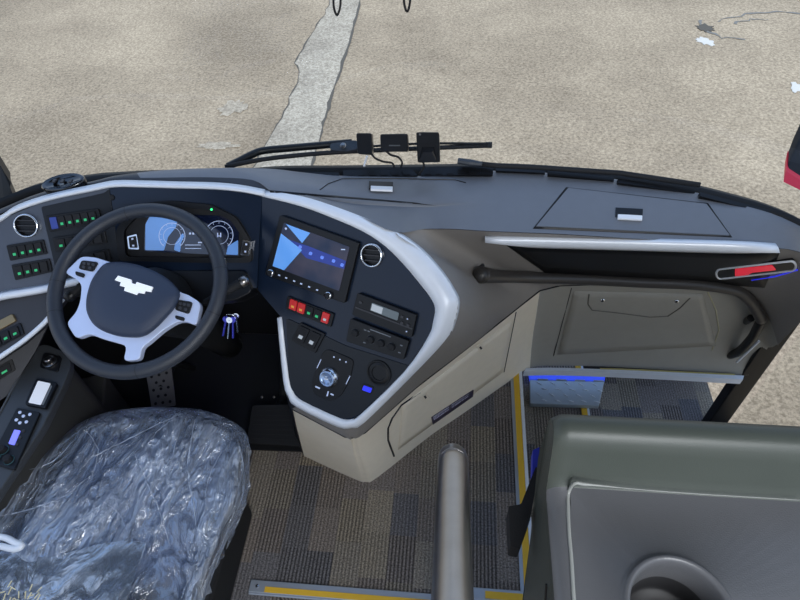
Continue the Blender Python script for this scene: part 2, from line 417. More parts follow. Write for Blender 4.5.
# ================================================================== DASHBOARD
dash = thing('dashboard', 'wide wraparound coach dashboard with dark grey top and beige lower panels', 'dashboard', (-.1, 1.3, 0))
RO_OUT = [(262, 190), (300, 196), (330, 205), (365, 218), (395, 232), (420, 250), (440, 272), (452, 290), (457.5, 304), (453, 325), (444, 342), (409, 379), (364, 423), (352, 428), (337, 427), (296, 407), (288, 397), (283, 381), (277, 318)]
RO_IN = [(262, 196.5), (300, 206), (330, 217), (362, 231), (385, 246), (405, 266), (420, 284), (430, 297), (435, 308), (433, 322), (428, 337), (404, 372), (360, 415), (351, 419.5), (340, 419), (301, 401), (292.5, 392), (288, 378), (281, 317)]
OUT3 = [FD.at(x, y, -.012) for x, y in RO_OUT]; IN3 = [FD.at(x, y, .004) for x, y in RO_IN]
def colpt(x, y, z): return P(x, y, z)
# dash top: columns of front / crease / rear
front = [(-80, 246, .93), (-40, 226, .94), (0, 209, .95), (40, 193, .97), (90, 182, .985), (116, 176, 1.0), (160, 171, 1.0), (205, 169, 1.0), (240, 168.5, .99), (275, 170, .97),
         (300, 173, .955), (340, 176.5, .945), (385, 177, .94), (430, 176.5, .935), (470, 173.5, .93), (500, 171.5, .93), (560, 174.5, .93), (620, 180.5, .93), (680, 189.5, .93), (740, 204.5, .93), (785, 219, .93), (830, 244, .93), (870, 280, .9)]
rear = [(-80, 262, .93), (-40, 236, .94), (0, 214, .955), (49, 196, .975), (91, 187, .985), (114, 183, .995), (175, 184, .995), (214, 185, .99), None, None,
        None, None, None, (425, 229, .915), (455, 229, .91), (487, 231, .905), (560, 234, .90), (640, 239, .90), (710, 243, .90), (752, 247, .90), (800, 252, .89), (840, 280, .87), (890, 330, .84)]
crease = [None]*9+[(275, 190), (310, 193), (345, 199), (385, 202), (425, 203.5), (460, 202)]+[None]*8
rearO = {8: OUT3[0], 9: OUT3[1].lerp(OUT3[0], .55), 10: OUT3[1].lerp(OUT3[2], .3), 11: OUT3[3].lerp(OUT3[2], .3), 12: OUT3[4]}
cols = []
for i in range(len(front)):
    f = P(*front[i]); r = rearO.get(i) if rear[i] is None else P(*rear[i])
    cs = []
    cs.append(V((f.x, f.y+.12, f.z-.14))); cs.append(f+V((0, .012, -.006))); cs.append(f)
    if crease[i]:
        cx, cy = crease[i]; zc = f.z+.004*0
        c1 = P(cx, cy, f.z*.6+r.z*.4+.012)
        cs += [f.lerp(c1, .5), c1, c1+V((0, -.006, -.007 if 9 < i < 14 else -.004)), c1.lerp(r, .35)+V((0, 0, -.002)), c1.lerp(r, .7), r]
    else:
        cs += [f.lerp(r, k)+V((0, 0, .004*math.sin(k*3.14))) for k in (.3, .5, .6, .7, .85, 1)]
    cols.append(cs)
rows = [cr([c[j] for c in cols], 4) for j in range(len(cols[0]))]
topm = M(); topm.grid(rows)
rr = rows[-1]
nl = 9*4; dk = 5*4+2
padm = M(); padm.grid([r[dk:] for r in rows[:6]]); padm.grid([r[nl:] for r in rows[5:]]); top_o = padm.build('top_pad', pad_m, dash, smooth=True)
dkm = M(); dkm.grid([r[:dk+1] for r in rows]); dkm.grid([r[dk:nl+1] for r in rows[5:]]); dkm.build('hood_edge', mat('hood_dark', (46, 48, 54), .45, bump=.2, bscale=900), dash, smooth=True)
TB = topm.bvh()
# flank / right facade under the top
flank = [(OUT3[17-0] if False else OUT3[15], (292, 409, .46)), (OUT3[14], (345, 437, .44)), (OUT3[13], (352, 438, .44)), (OUT3[12], (365, 433, .445)),
         (OUT3[11], (416, 388, .46)), (OUT3[10], (455, 358, .475)), (OUT3[9], (472, 345, .48)), (OUT3[8], (487, 333, .483)), (OUT3[7], (500, 322, .487)), (OUT3[6], (512, 313, .49)),
         (OUT3[5], (522, 305, .493)), (OUT3[4], (531, 298, .496)), (P(425, 229.5, .915), (540, 291, .5)), (P(455, 229.5, .91), (550, 288, .5)), (P(487, 231.5, .905), (560, 286, .5)), (P(560, 234.5, .90), (590, 285, .5)),
         (P(640, 239.5, .90), (650, 286, .5)), (P(710, 243.5, .90), (705, 288, .5)), (P(752, 247.5, .90), (745, 296, .48)), (P(800, 252.5, .89), (768, 318, .42)), (P(840, 281, .87), (778, 345, .30))]
fr = []
for a, b in flank:
    b = P(*b); fr.append([a.lerp(b, t) + V((0, 0, 0)) for t in (0, .08, .2, .4, .6, .8, .94, 1)])
# let the middle swell outwards
for i, c in enumerate(fr):
    k = 0 if i < 4 else min(1, (i-3)/4)
    for j, w in ((2, .3), (3, .6), (4, .6), (5, .3)):
        if i < 15: c[j] = c[j]+V((.012, -.012, 0))*k*w
frows = [cr([c[j] for c in fr], 4) for j in range(8)]
fm = M(); fm.grid(frows); fm.build('flank_panel', flank_m, dash, smooth=True); FB = fm.bvh()
# lower beige shell
low = [((292, 409, .46), (304, 456, 0)), ((345, 437, .44), (352, 478, 0)), ((352, 438, .44), (366, 482, 0)), ((365, 433, .445), (378, 477, 0)), ((416, 388, .46), (430, 436, 0)), ((455, 358, .475), (458, 417, 0)), ((487, 333, .483), (484, 399, 0)),
       ((512, 313, .49), (513, 378.5, 0)), ((522, 305, .493), (520, 373, 0)), ((540, 291, .5), (530, 368, 0)), ((560, 286, .5), (548, 366, 0)), ((590, 285, .5), (590, 366, 0)), ((650, 286, .5), (650, 369, 0)), ((705, 288, .5), (705, 372, 0)), ((745, 296, .48), (743, 376, 0)), ((768, 318, .42), (757, 368, 0.05)), ((778, 345, .30), (765, 360, .1))]
lr = []
for i, (a, b) in enumerate(low):
    a = P(*a); b = P(*b); c = []
    for t in (0, .03, .3, .55, .8, .95, 1):
        q = a.lerp(b, t)
        if t == .03: q += V((0, .004, 0)) 
        if i >= 9: q += V((0, .05*math.sin(math.pi*min(1, t*1.0))**1.0*(t**1.0), 0))
        c.append(q)
    lr.append(c)
lrows = [cr([c[j] for c in lr], 4) for j in range(7)]
n1 = 4*8
lm = M(); lm.grid([r[:4*9+1] for r in lrows]); lm.build('lower_shell', beige_m, dash, smooth=True)
lm2 = M(); lm2.grid([r[4*9:] for r in lrows]); lm2.build('lower_cabinet_shell', grn_m, dash, smooth=True)
allm = M(); allm.grid(lrows); LB = allm.bvh()
# dark left return of the console, down to the floor
m = M(); pa = [OUT3[18], OUT3[17], OUT3[16], OUT3[15]]
pb = [V((p.x-.0, max(p.y, .95)+.14, 0)) for p in pa]; pb[-1] = P(304, 456, 0); pb[-2] = P(296, 440, 0); pm = [a.lerp(b, .5) for a, b in zip(pa, pb)]; pm[-1] = P(292, 409, .46)
m.grid([pa, pm, pb]); m.build('console_return', dark_m, dash, smooth=True)
# black seam between flank and beige shell
m = M(); m.tube([P(*a)+V((0, -.001, .002)) for a, b in low[:14]], .0022, 6); m.build('seam', black_m, dash)

# --- facades
m = M()
plate(m, [(109, 186), (175, 187), (214, 188), (262, 196.5), (259, 240), (257, 288), (122, 288)], FC, -.03, 0, 1); m.build('cluster_facade', gloss_m, dash)
m = M(); plate(m, [(-60, 250), (0, 220), (49, 199), (91, 190), (109, 186.5), (122, 284), (80, 283), (45, 290), (0, 299), (-60, 312)], FL, -.03, 0, 1); m.build('left_facade', greyf_m, dash)
m = M(); plate(m, [(41, 207), (104, 193), (109, 189), (121, 272), (118, 280), (58, 281)], FL, -.005, .003, 2); m.build('left_facade_inlay', carbon_m, dash, bevel=.001)
m = M(); q0 = [FD.at(x, y, 0) for x, y in RO_IN+[(258, 290), (257, 240)]]; m.prism([p-FD.n*.02 for p in q0], q0); m.build('console_facade', gloss_m, dash)
m = M(); plate(m, [(286, 318), (346, 346), (409, 366), (402, 373), (360, 414), (350, 418.5), (340, 418), (302, 400), (293.5, 391), (289, 378)], FD, -.005, .002, 4); m.build('console_facade_carbon', carbon_m, dash)
# ribbon (silver swath), closed slab
m = M(); a = cr(IN3, 3); b = cr(OUT3, 3); mid = [p.lerp(q, .5)+FD.n*.008 for p, q in zip(a, b)]
m.slab([a, mid, b], [[p-FD.n*.02 for p in a], [p-FD.n*.03 for p in mid], [p-FD.n*.02 for p in b]]); m.build('silver_surround', silver_m, dash, smooth=True)
# silver line above left and cluster facades
m = M(); pts = [(-60, 253, FL), (-20, 230, FL), (0, 219.5, FL), (16, 209.5, FL), (49, 198.5, FL), (91, 189.5, FL), (114, 185.3, FC), (145, 185.6, FC), (175, 186.5, FC), (214, 187.5, FC), (240, 190, FC), (264, 194.5, FC)]
tp = cr([pl.at(x, y, .006) for x, y, pl in pts], 4)
m.slab([[p+V((0, 0, .004)) for p in tp], [p+V((0, -.004, .000)) for p in tp], [p+V((0, -.001, -.006)) for p in tp]], V((0, .016, 0))); m.build('silver_strip', silver_m, dash, smooth=True)
# lower silver line of left facade
m = M(); pts = [(-60, 313), (0, 297.5), (20, 294), (45, 289.5), (70, 283.5), (84, 281)]
tp = cr([FL.at(x, y, .008) for x, y in pts], 4)
m.slab([[p+V((0, 0, .008)) for p in tp], [p+V((0, -.006, 0)) for p in tp], [p+V((0, -.002, -.010)) for p in tp]], V((0, .014, 0))); m.build('silver_strip', silver_m, dash, smooth=True)
# wing below it
w1 = FL.at(45, 292, -.006)
FWp = plane3(FL.at(0, 302, -.006), FL.at(60, 290, -.006), P(2, 356, .70))
m = M(); plate(m, [(-60, 312), (0, 300), (45, 292), (84, 283), (66, 296), (55, 310), (47, 322), (25, 340), (0, 357), (-60, 400)], FWp, -.03, 0, 1); m.build('wing_panel', dark_m, dash)
m = M(); tubeline(m, [(-50, 392), (0, 357), (25, 339.5), (45, 322), (54, 310), (63, 299)], FWp, .004, .0065, 8); m.build('silver_strip', silver_m, dash, smooth=True)
m = M(); pk = [(-60, 405), (0, 362), (27, 344), (47, 327), (36, 350), (8, 395), (-60, 440)]
FK = plane3(P(0, 362, .66), P(47, 327, .68), P(8, 395, .60)); plate(m, pk, FK, -.02, 0, 1); m.build('knee_panel', dark_m, dash)
# black panel draped on the right facade under the silver blade
m = M(); q = [(505, 243.5), (780, 250.5), (765, 287), (545, 272)]; drape(m, FB, q, .003, .004, 24, 4); m.build('facade_black_panel', black_m, dash, smooth=True)
# silver blade
m = M(); rowsb = []
for k, (ya, yb) in enumerate(((0, 0), (.5, .5), (1, 1))):
    r = []
    for i in range(25):
        t = i/24; x = 485+t*292; yt = 232.5+(x-485)*.027+(0 if t < .9 else (t-.9)*14); yb_ = yt+8.0-(0 if t < .9 else (t-.9)*30); yb_ = yt+(8.2 if .04 < t < .9 else (3 if t < .04 else 8.2-(t-.9)*45))
        h_ = hit(FB, x+ (0 if k < 2 else 5*(1-t)), max(yt+(yb_-yt)*ya, 0)+3.0, .0) 
        h_ = h_ or hit(TB, x, yt+3, 0)
        r.append(h_+V((0, -.022 if k == 1 else -.012, 0)))
    for _ in range(4): r = [r[0]]+[(r[i-1]+r[i]+r[i+1])/3 for i in range(1, len(r)-1)]+[r[-1]]
    rowsb.append(r)
m.slab(rowsb, V((0, .02, -.002))); m.build('silver_blade', silver_m, dash, smooth=True)
# lid on the right
def on_top(q, off): return [hit(TB, x, y, off) for x, y in q]
LQ = [(568, 189), (706, 205), (729, 236), (536, 227)]
m = M(); drape(m, TB, [(566, 187.5), (708, 203.5), (732, 237.4), (533, 228.6)], .0012, .004, 16, 8); m.build('lid_gap', black_m, dash, smooth=True)
m = M(); drape(m, TB, LQ, .0045, .005, 16, 8); lid = m.build('storage_lid', pad_m, dash, smooth=False)
def handle(cx, cy, w, h, ang, par):
    m = M(); drape(m, TB, quad(cx, cy-h*.25, w, h*.9, ang), .007, .004, 4, 2); m.build('handle_recess', black_m, par)
    m = M(); drape(m, TB, quad(cx+.5, cy+h*.28, w*.9, h*.45, ang), .0115, .006, 4, 2); m.build('handle', white_m, par, bevel=.001)
handle(628.5, 217, 27, 10, 3, lid)
m = M(); seam(m, TB, [(320, 190), (328, 184), (342, 179), (400, 178.6), (455, 180), (466, 183)], .0014, .0005); ml = m.build('lid_seam', black_m, dash)
handle(381, 189.5, 24, 8, 2, dash)
m = M(); drape(m, TB, [(270, 190.2), (415, 202.6), (436, 205.6), (270, 192.6)], .0006, .002, 24, 2); m.build('painted_crease_shade', black_m, dash, smooth=True)  # black strip painted along the crease in place of its shade
# lip / silver sill at cabinet foot
m = M(); e0 = [P(x, y, .005) for x, y in ((524, 371.5), (560, 371), (640, 374), (743, 379.5))]; e1 = [P(x, y, .009) for x, y in ((526, 368.2), (560, 367.8), (640, 370.6), (744, 375.6))]
m.slab([cr(e1, 4), cr(e0, 4)], V((0, 0, -.03))); m.build('silver_sill', silver_m, dash)
m = M(); e0 = [P(x, y, .012) for x, y in ((600, 368.8), (640, 370.2), (735, 374.8))]; e1 = [P(x, y, .012) for x, y in ((600, 367.9), (640, 369.2), (735, 373.8))]
m.slab([cr(e1, 4), cr(e0, 4)], V((0, 0, -.003))); m.build('yellow_line', mat('dull_yellow', (190, 176, 110), .6), dash)
# cabinet doors in the beige shell
m = M(); seam(m, LB, [(394, 456), (388, 440), (388, 428), (392, 418), (401, 405), (420, 392)], .0035, 0); seam(m, LB, [(516, 312), (504, 372)], .002, 0); m.split('door_gap', black_m, dash)
m = M(); seam(m, LB, [(571.5, 288), (553.5, 356)], .0016, 0); m.split('door_gap', black_m, dash)
m = M(); drape(m, LB, [(403, 404), (513, 319), (502, 372), (398, 449)], .003, .006, 20, 8); dr1 = m.build('lower_door', beige_m, dash, smooth=True)
for x, y in ((480, 347), (424.5, 396)):
    m = M(); drape(m, LB, quad(x, y, 6, 8, -35), .0045, .004, 2, 2); lk = m.build('latch', beige_m, dr1, bevel=.001)
    m = M(); drape(m, LB, quad(x-.3, y, 2, 2.6, -35), .0055, .004, 2, 2); m.build('latch_slot', black_m, lk)
m = M(); drape(m, LB, [(574, 291), (703, 294), (716, 345), (558, 354)], .004, .008, 20, 10); dr2 = m.build('glove_door', grn_m, dash, smooth=True)
GB = m.bvh()
# glove door: moulded hollow with two catches
m = M(); pts = [(589, 294), (588, 304), (592, 310), (620, 313), (650, 317), (668, 316), (680, 308), (690, 298)]
seam(m, GB, pts, .0022, .0003, 5); m.build('moulded_edge', mat('moulding_grey', (96, 94, 86), .5), dr2)  # darker grey tube traced along the moulded edge
for x, y in ((602.5, 300), (676.5, 301)):
    m = M(); p = hit(GB, x, y, 0); n = V((-.02, -1, .2)); m.lathe(p, n, [(0, .004), (.006, .004), (.0075, .002), (.0075, -.001)], 20); k_ = m.build('catch', chrome_m, dr2, smooth=True)
    m = M(); m.lathe(p, n, [(0, .0052), (.0035, .0052), (.0035, .003)], 14); m.build('key_slot', black_m, k_)
m = M(); seam(m, LB, [(708, 292), (716, 310), (719, 330), (712, 350)], .002, .001, 6); m.split('door_gap', mat('pale_edge', (188, 182, 150), .5), dash, smooth=True)
# plate with two rows of small lettering
m = M(); q = [(430.5, 416.5), (472.5, 389), (472, 395.5), (432, 423.5)]
drape(m, LB, q, .006, .004, 6, 2); lp = m.build('label_plate', label_m, dash); lp['label'] = 'dark plate with two words in small pale letters'
LPB = m.bvh(); m = M(); rnd = random.Random(3)
for (u0_, u1_, n) in ((.06, .44, 11), (.5, .92, 12)):
    for i in range(n):
        a = u0_+(u1_-u0_)*i/n; w = (u1_-u0_)/n
        drape(m, LPB, subq(q, a, .25, a+w*.34, .75), .0006, .0005, 1, 1)
        drape(m, LPB, subq(q, a, *( (.25,) if rnd.random() < .6 else (.6,)), a+w*.75, (.38 if m and rnd.random() < 2 else .4)) if False else subq(q, a, .27, a+w*.7, .4), .0006, .0005, 1, 1)
        if rnd.random() < .7: drape(m, LPB, subq(q, a, .62, a+w*.7, .74), .0006, .0005, 1, 1)
m.build('lettering', mat('pale_ink', (205, 200, 222), .5), lp)
# marker lamp at the right end
def ovalpts(c0, c1, h): 
    d = (V(c1)-V(c0)); L_ = d.length; d.normalize(); n = V((-d.y, d.x)); out = []
    for i in range(12): 
        a = math.pi/2+math.pi*i/11; out.append(V(c0)+d*math.cos(a)*h+n*math.sin(a)*h)
    for i in range(12):
        a = -math.pi/2+math.pi*i/11; out.append(V(c1)+d*math.cos(a)*h+n*math.sin(a)*h)
    return [(p.x, p.y) for p in out]
pr = [hit(FB, x, y) for x, y in ((720, 272), (790, 266), (755, 282))]
LM = plane3(*pr)
m = M(); plate(m, ovalpts((721, 274), (791, 266), 4.2), LM, -.004, .006, 0); mk = m.build('marker_lamp', black_m, dash, bevel=.001)
mk['label'] = 'long oval lamp with chrome rim and red lens'
m = M(); m.tube([LM.at(x, y, .006) for x, y in ovalpts((721, 274), (791, 266), 4.8)], .003, 8, closed=True); m.build('chrome_rim', silver_m, mk, smooth=True)
m = M(); plate(m, [(735, 269.5), (772, 265.6), (776, 270.2), (752, 272.8), (748, 275), (735, 276.5)], LM, .005, .008, 1); m.build('red_lens', redl_m, mk)
m = M(); seam(m, FB, [(752, 279), (775, 275.5), (798, 269)], .002, .003); o = m.build('blue_light_strip', blue_m, dash)
# under-dash trunk hidden in the shade, steering column shroud
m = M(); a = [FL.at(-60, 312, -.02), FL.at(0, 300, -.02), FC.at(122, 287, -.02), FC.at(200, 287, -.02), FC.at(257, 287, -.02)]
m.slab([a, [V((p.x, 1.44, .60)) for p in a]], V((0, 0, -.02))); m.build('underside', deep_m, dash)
m = M(); plate(m, [(128, 270), (245, 270), (252, 292), (236, 300), (205, 304), (150, 304), (118, 290)], Pl(FC.at(180, 285, .0), (0, -.6, .8)), -.05, .012, 4); m.build('column_surround', black_m, dash, bevel=.004)
# black windshield ledge vents at the front of the top
for q, nm in (([(283, 171), (339, 172.5), (339, 177.5), (300, 176)], 'demister_grille'), ([(343, 170), (412, 169.5), (418, 175.5), (343, 177.5)], 'demister_grille'), ([(421, 168), (493, 166.5), (493, 174), (421, 176)], 'demister_grille')):
    pl = Pl(P(q[0][0], q[0][1], .945), (0, -.35, 1)); m = M(); plate(m, q, pl, -.02, 0, 1)
    for k in range(6): plate(m, subq(q, .05+k*.155, .2, .14+k*.155, .8), pl, 0, .002, 0)
    m.build(nm, black_m, dash)

# ---- air vents
def vent(cx, cy, rpx, pl, nm, lbl):
    p = pl.at(cx, cy); r = (pl.at(cx+rpx, cy)-p).length; r2 = (pl.at(cx, cy+rpx)-p).length; r = (r*r2)**.5
    m = M(); m.lathe(p, pl.n, [(0, .001), (r*.82, .001), (r*.82, .009), (r*.9, .009), (r*.9, 0)]); v = m.build(nm, black_m, dash, smooth=False); v['label'] = lbl
    m = M(); m.lathe(p, pl.n, [(r*.86, .006), (r*.87, .012), (r*.95, .013), (r*1.02, .008), (r*1.04, 0)], 40); m.build('vent_ring', chrome_m, v, smooth=True)
    u, w = pl.axes(); m = M()
    for k in (-.45, 0, .45): m.box(p+w*(k*r)+pl.n*.005, (r*1.5*math.sqrt(1-k*k), .002, .006), ax=(u, w, pl.n))
    m.build('vent_slats', dark_m, v)
vent(27.8, 225.5, 12, FL, 'air_vent', 'round air vent with silver ring in left facade')
vent(373, 255, 11.3, FD, 'air_vent', 'round air vent with silver ring beside the screen')

# ================================================================== DASH DEVICES
def switch_panel(name, label, q, pl, n, lights, grp=None, cols_=None, off=.003, top=None):
    c = pl.at(*lerpq(q, .5, .5)); t = thing(name, label, 'switch panel', c, grp)
    m = M(); plate(m, q, pl, off-.004, off+.003, 1.5); m.build('panel_frame', black_m, t, bevel=.001)
    for i in range(n):
        a = .06+.88*i/n; b = .06+.88*(i+.86)/n; sq = subq(q, a, .14, b, .88)
        kind = cols_[i] if cols_ else 0
        m = M(); plate(m, sq, pl, off+.002, off+.007, 1); sw = m.build('rocker_switch', [rub_m, red_m, mat_blue][kind], t, bevel=.001)
        if kind == 1: sw['label'] = 'red rocker switch'
        if kind == 2: sw['label'] = 'rocker switch with a blue cap over a red base'
        if lights[i]:
            m = M(); plate(m, subq(sq, .3, .56, .7, .78), pl, off+.006, off+.0078, 0); m.build('symbol', amb_m if lights[i] == 2 else (lcd_m if lights[i] == 3 else green_m), sw)
    return t
mat_blue = mat('blue_switch', (52, 70, 150), .4)
switch_panel('switch_panel', 'row of four green-lit switches under the left round vent', [(6, 245.5), (43, 239.5), (47, 254), (10, 261)], FL, 4, (1, 1, 1, 1))
switch_panel('switch_panel', 'lowest row of green-lit switches on the left facade', [(11, 265), (49, 258.5), (52, 272), (15, 280.5)], FL, 4, (1, 1, 1, 0))
tp_ = switch_panel('switch_panel', 'top row of switches with a blue capped switch at its left', [(45, 216), (98, 208.5), (102, 222), (49, 232)], FL, 6, (0, 1, 1, 1, 1, 1), cols_=(2, 0, 0, 0, 0, 0), off=.007)
switch_panel('switch_panel', 'middle row of switches half behind the wheel rim', [(52, 238), (104, 230), (107, 243), (55, 252)], FL, 5, (1, 0, 1, 1, 0), off=.007)
switch_panel('switch_panel', 'bottom dark switch row behind the left wheel spoke', [(58, 258), (108, 249), (111, 261), (61, 270)], FL, 4, (0, 0, 0, 0), off=.007)
switch_panel('switch_panel', 'green-lit switch row on the left wing below the silver strip', [(-22, 342), (20, 322.5), (24, 334), (-18, 356)], FWp, 4, (1, 1, 1, 1), off=.001)
m = M(); plate(m, [(-12, 326), (12, 313.5), (16, 321), (-8, 334)], FWp, -.002, .006, 2); tag(m.build('metal_socket', gold_m, bevel=.002), 'small brass-coloured socket cover above the left wing switches', 'socket')
switch_panel('switch_panel', 'single green-lit switch beside the side console at left edge', [(-6, 369), (12, 359), (15.5, 370), (-2, 381)], FK, 1, (1,), off=.001)
switch_panel('switch_panel', 'row of red and black switches below the large screen', [(287.5, 296), (334, 314), (330.5, 327.5), (285.5, 309)], FD, 5, (2, 2, 1, 1, 3), cols_=(1, 1, 0, 0, 1), off=.003)
switch_panel('switch_panel', 'pair of black rocker switches above the gear selector', [(300, 322.5), (325, 334), (315, 353.5), (291, 340.5)], FD, 2, (3, 3), off=.004)

# cluster
t = thing('instrument_cluster', 'wide digital instrument cluster behind the steering wheel', 'instrument panel', FC.at(190, 240))
m = M(); hood = [(121, 260), (119, 228), (132, 214), (147, 202.5), (172, 200.5), (213, 204.5), (238, 217), (251, 238), (253.5, 262), (200, 262)]
outer = rp(hood, 5); inner = rp([(128, 256), (126, 230), (137, 218), (150, 208.5), (174, 206), (212, 210), (233, 220.5), (246, 240), (247, 257), (200, 257)], 5)
O0 = [FC.at(x, y, -.003) for x, y in outer]; O1 = [p+FC.n*.016 for p in O0]; I1 = [FC.at(x, y, .0) + FC.n*.014 for x, y in inner]; I0 = [FC.at(x, y, 0)+FC.n*.001 for x, y in inner]
n = len(outer)
m.add(O0+O1+I1+I0, [(k*n+i, k*n+(i+1) % n, (k+1)*n+(i+1) % n, (k+1)*n+i) for k in range(3) for i in range(n)]); m.build('cluster_bezel', black_m, t)
m = M(); plate(m, hood, FC, -.002, .0015, 5); m.build('cluster_back', rub_m, t)
def screen_mat():
    m, nt, N, L, b = nodes('cluster_display'); b.inputs['Roughness'].default_value = .12; b.inputs['Coat Weight'].default_value = 1
    b.inputs['Base Color'].default_value = (.006, .01, .03, 1); return m
scr_m = screen_mat()
skyb_m = mat('reflected_sky_blue', (92, 138, 200), .15, emit=.35, coat=1)
m = M(); disp = [(145, 224), (150.5, 213.5), (226, 216), (239, 227.5), (238, 256), (144, 251)]; plate(m, disp, FC, .001, .005, 2); m.build('display', scr_m, t)
m = M(); plate(m, [(145.5, 224), (151, 214.6), (172, 215.5), (177.5, 219), (176, 227), (168, 237), (164, 250.5), (145.2, 250)], FC, .004, .0054, 1)  # sky reflections on the cluster glass, painted as pale blue emissive patches
plate(m, [(182.5, 233), (184.5, 236), (181, 243), (180, 252), (174, 250), (175, 244)], FC, .004, .0054, 1); plate(m, [(228, 246), (238, 240), (238, 255), (226, 254.5)], FC, .004, .0054, 1); m.split('painted_sky_reflection', skyb_m, t)
def ringon(m, cx, cy, r, pl, off, w=.0008, a0=0, a1=360, n=28):
    pts = [pl.at(cx+r*math.cos(math.radians(a0+(a1-a0)*i/n)), cy+r*math.sin(math.radians(a0+(a1-a0)*i/n)), off) for i in range(n+1)]
    m.tube(pts, w, 5)
pale_m = mat('pale_graphic', (176, 190, 220), .5, emit=.35)
for cx, cy, rr_ in ((219, 235, 14), (172, 236, 13)):
    m = M(); ringon(m, cx, cy, rr_, FC, .0056, .0009, 130, 410); ringon(m, cx, cy, rr_*.66, FC, .0056, .0006)
    for i in range(11):
        a = math.radians(135+27*i); m.tube([FC.at(cx+rr_*.82*math.cos(a), cy+rr_*.82*math.sin(a), .0057), FC.at(cx+rr_*.95*math.cos(a), cy+rr_*.95*math.sin(a), .0057)], .0005, 4)
    if cx > 200: plate(m, quad(cx, cy+1, 4, .9, 0), FC, .005, .0058, 0); plate(m, quad(cx-1.4, cy, 1, 4.4, 0), FC, .005, .0058, 0); plate(m, quad(cx+1.6, cy, 1, 4.4, 0), FC, .005, .0058, 0)
    g_ = m.build('gauge', pale_m, t)
m = M()
for i in range(5): plate(m, quad(190+i*3.2, 233.5+i*.1, 2, 1.8), FC, .005, .0058, 0)
for y_ in (245, 248.5): plate(m, quad(193, y_, 16, .6), FC, .005, .0057, 0)
plate(m, quad(200, 242.5, 4, 1.2), FC, .005, .0057, 0); m.build('readout', pale_m, t)
for q in ([(127, 236.5), (136.5, 234), (139, 249.5), (128.5, 249)], [(242.5, 239.5), (251, 241.5), (249, 256), (240.5, 255)]):
    m = M(); plate(m, q, FC, .003, .0185, 1); kb = m.build('side_button', chrome_m, t)
    m = M(); plate(m, subq(q, .13, .1, .87, .9), FC, .017, .0200, 1); bb_ = m.build('button_face', rub_m, kb)
    m = M(); plate(m, subq(q, .4, .2, .6, .32), FC, .0195, .0206, 0); plate(m, subq(q, .4, .68, .6, .8), FC, .0195, .0206, 0); m.split('arrow_mark', pale_m, kb)
m = M(); m.lathe(FC.at(211.5, 209.5, .014), FC.n, [(0, .002), (.0025, .0015), (.003, -.001)], 12); m.build('green_indicator', mat('green_led', (40, 210, 110), .4, emit=3), t)
m = M(); m.lathe(FC.at(112, 197.5, .001), FC.n, [(0, .003), (.006, .003), (.0075, 0)], 16); tag(m.build('round_plug', rub_m), 'small black round plug at upper left of the cluster facade', 'plug')

# large screen
t = thing('infotainment_screen', 'large touchscreen head unit with blue icons on centre console', 'screen', FD.at(315, 255))
fq = [(280, 215), (359, 243), (344.5, 303.5), (264.5, 275)]
m = M(); plate(m, fq, FD, -.003, .012, 2); m.build('screen_frame', black_m, t, bevel=.002)
def wall_mat():
    m, nt, N, L, b = nodes('screen_wallpaper'); b.inputs['Roughness'].default_value = .3; b.inputs['Coat Weight'].default_value = 0; b.inputs['Specular IOR Level'].default_value = .3
    tc = N.new('ShaderNodeTexCoord'); mp = N.new('ShaderNodeMapping'); mp.inputs['Rotation'].default_value = (0, 0, .2); L.new(tc.outputs['Object'], mp.inputs['Vector'])
    nz = N.new('ShaderNodeTexNoise'); nz.inputs['Scale'].default_value = 14; L.new(mp.outputs[0], nz.inputs['Vector'])
    rp_ = N.new('ShaderNodeValToRGB'); L.new(nz.outputs['Fac'], rp_.inputs[0]); e = rp_.color_ramp
    e.elements[0].position = .35; e.elements[0].color = (.012, .022, .05, 1); e.elements[1].position = .7; e.elements[1].color = (.05, .045, .065, 1)
    L.new(rp_.outputs[0], b.inputs['Base Color']); L.new(rp_.outputs[0], b.inputs['Emission Color']); b.inputs['Emission Strength'].default_value = .4
    return m
sq = [(284, 222.5), (349.5, 247), (339, 291), (272, 266)]
m = M(); plate(m, sq, FD, .011, .0135, 1); m.build('screen_glass', wall_mat(), t)
m = M(); plate(m, [(281, 233.5), (302, 250), (284, 270.2), (272.6, 266)], FD, .0130, .0142, 0); plate(m, [(286, 224), (310, 233), (302, 243)], FD, .0130, .0142, 0); m.build('screen_reflection', mat('reflection_blue', (92, 148, 216), .15, emit=.45), t)  # blue reflection on the head unit glass, put in as glowing patches
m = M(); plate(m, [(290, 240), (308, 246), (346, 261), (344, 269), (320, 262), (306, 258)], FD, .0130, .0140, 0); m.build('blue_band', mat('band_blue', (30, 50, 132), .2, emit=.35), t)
for x, y in ((300, 247), (310.5, 253.5), (322, 257.5), (333.5, 261), (342, 265)):
    m = M(); plate(m, quad(x, y, 3.4, 3.4, 20), FD, .0138, .0146, 1.4); m.build('app_icon', mat('icon', (96, 128, 220), .4, emit=.4), t)
for x, y in ((272, 272.5), (329.5, 295)):
    m = M(); p = FD.at(x, y, .011); m.lathe(p, FD.n, [(0, .011), (.0075, .011), (.009, .009), (.010, 0)], 24); k_ = m.build('knob', rub_m, t, smooth=False)
    m = M(); m.lathe(p, FD.n, [(.0078, .0112), (.0092, .0105), (.0102, .008), (.0104, .006)], 24); m.build('knob_ring', chrome_m, k_, smooth=True)
m = M()
for x in (279, 286, 294, 301, 309, 317): y = 272.5+(x-272)*.39; plate(m, quad(x, y, 2, 1.2, 22), FD, .011, .0135, 0)
m.split('button_mark', pale_m, t)
m = M(); m.lathe(FD.at(286, 228.6, .0135), FD.n, [(0, .001), (.003, .001), (.003, 0)], 10); plate(m, quad(343, 249.5, 4, 1), FD, .0135, .0143, 0); m.split('status_mark', pale_m, t)

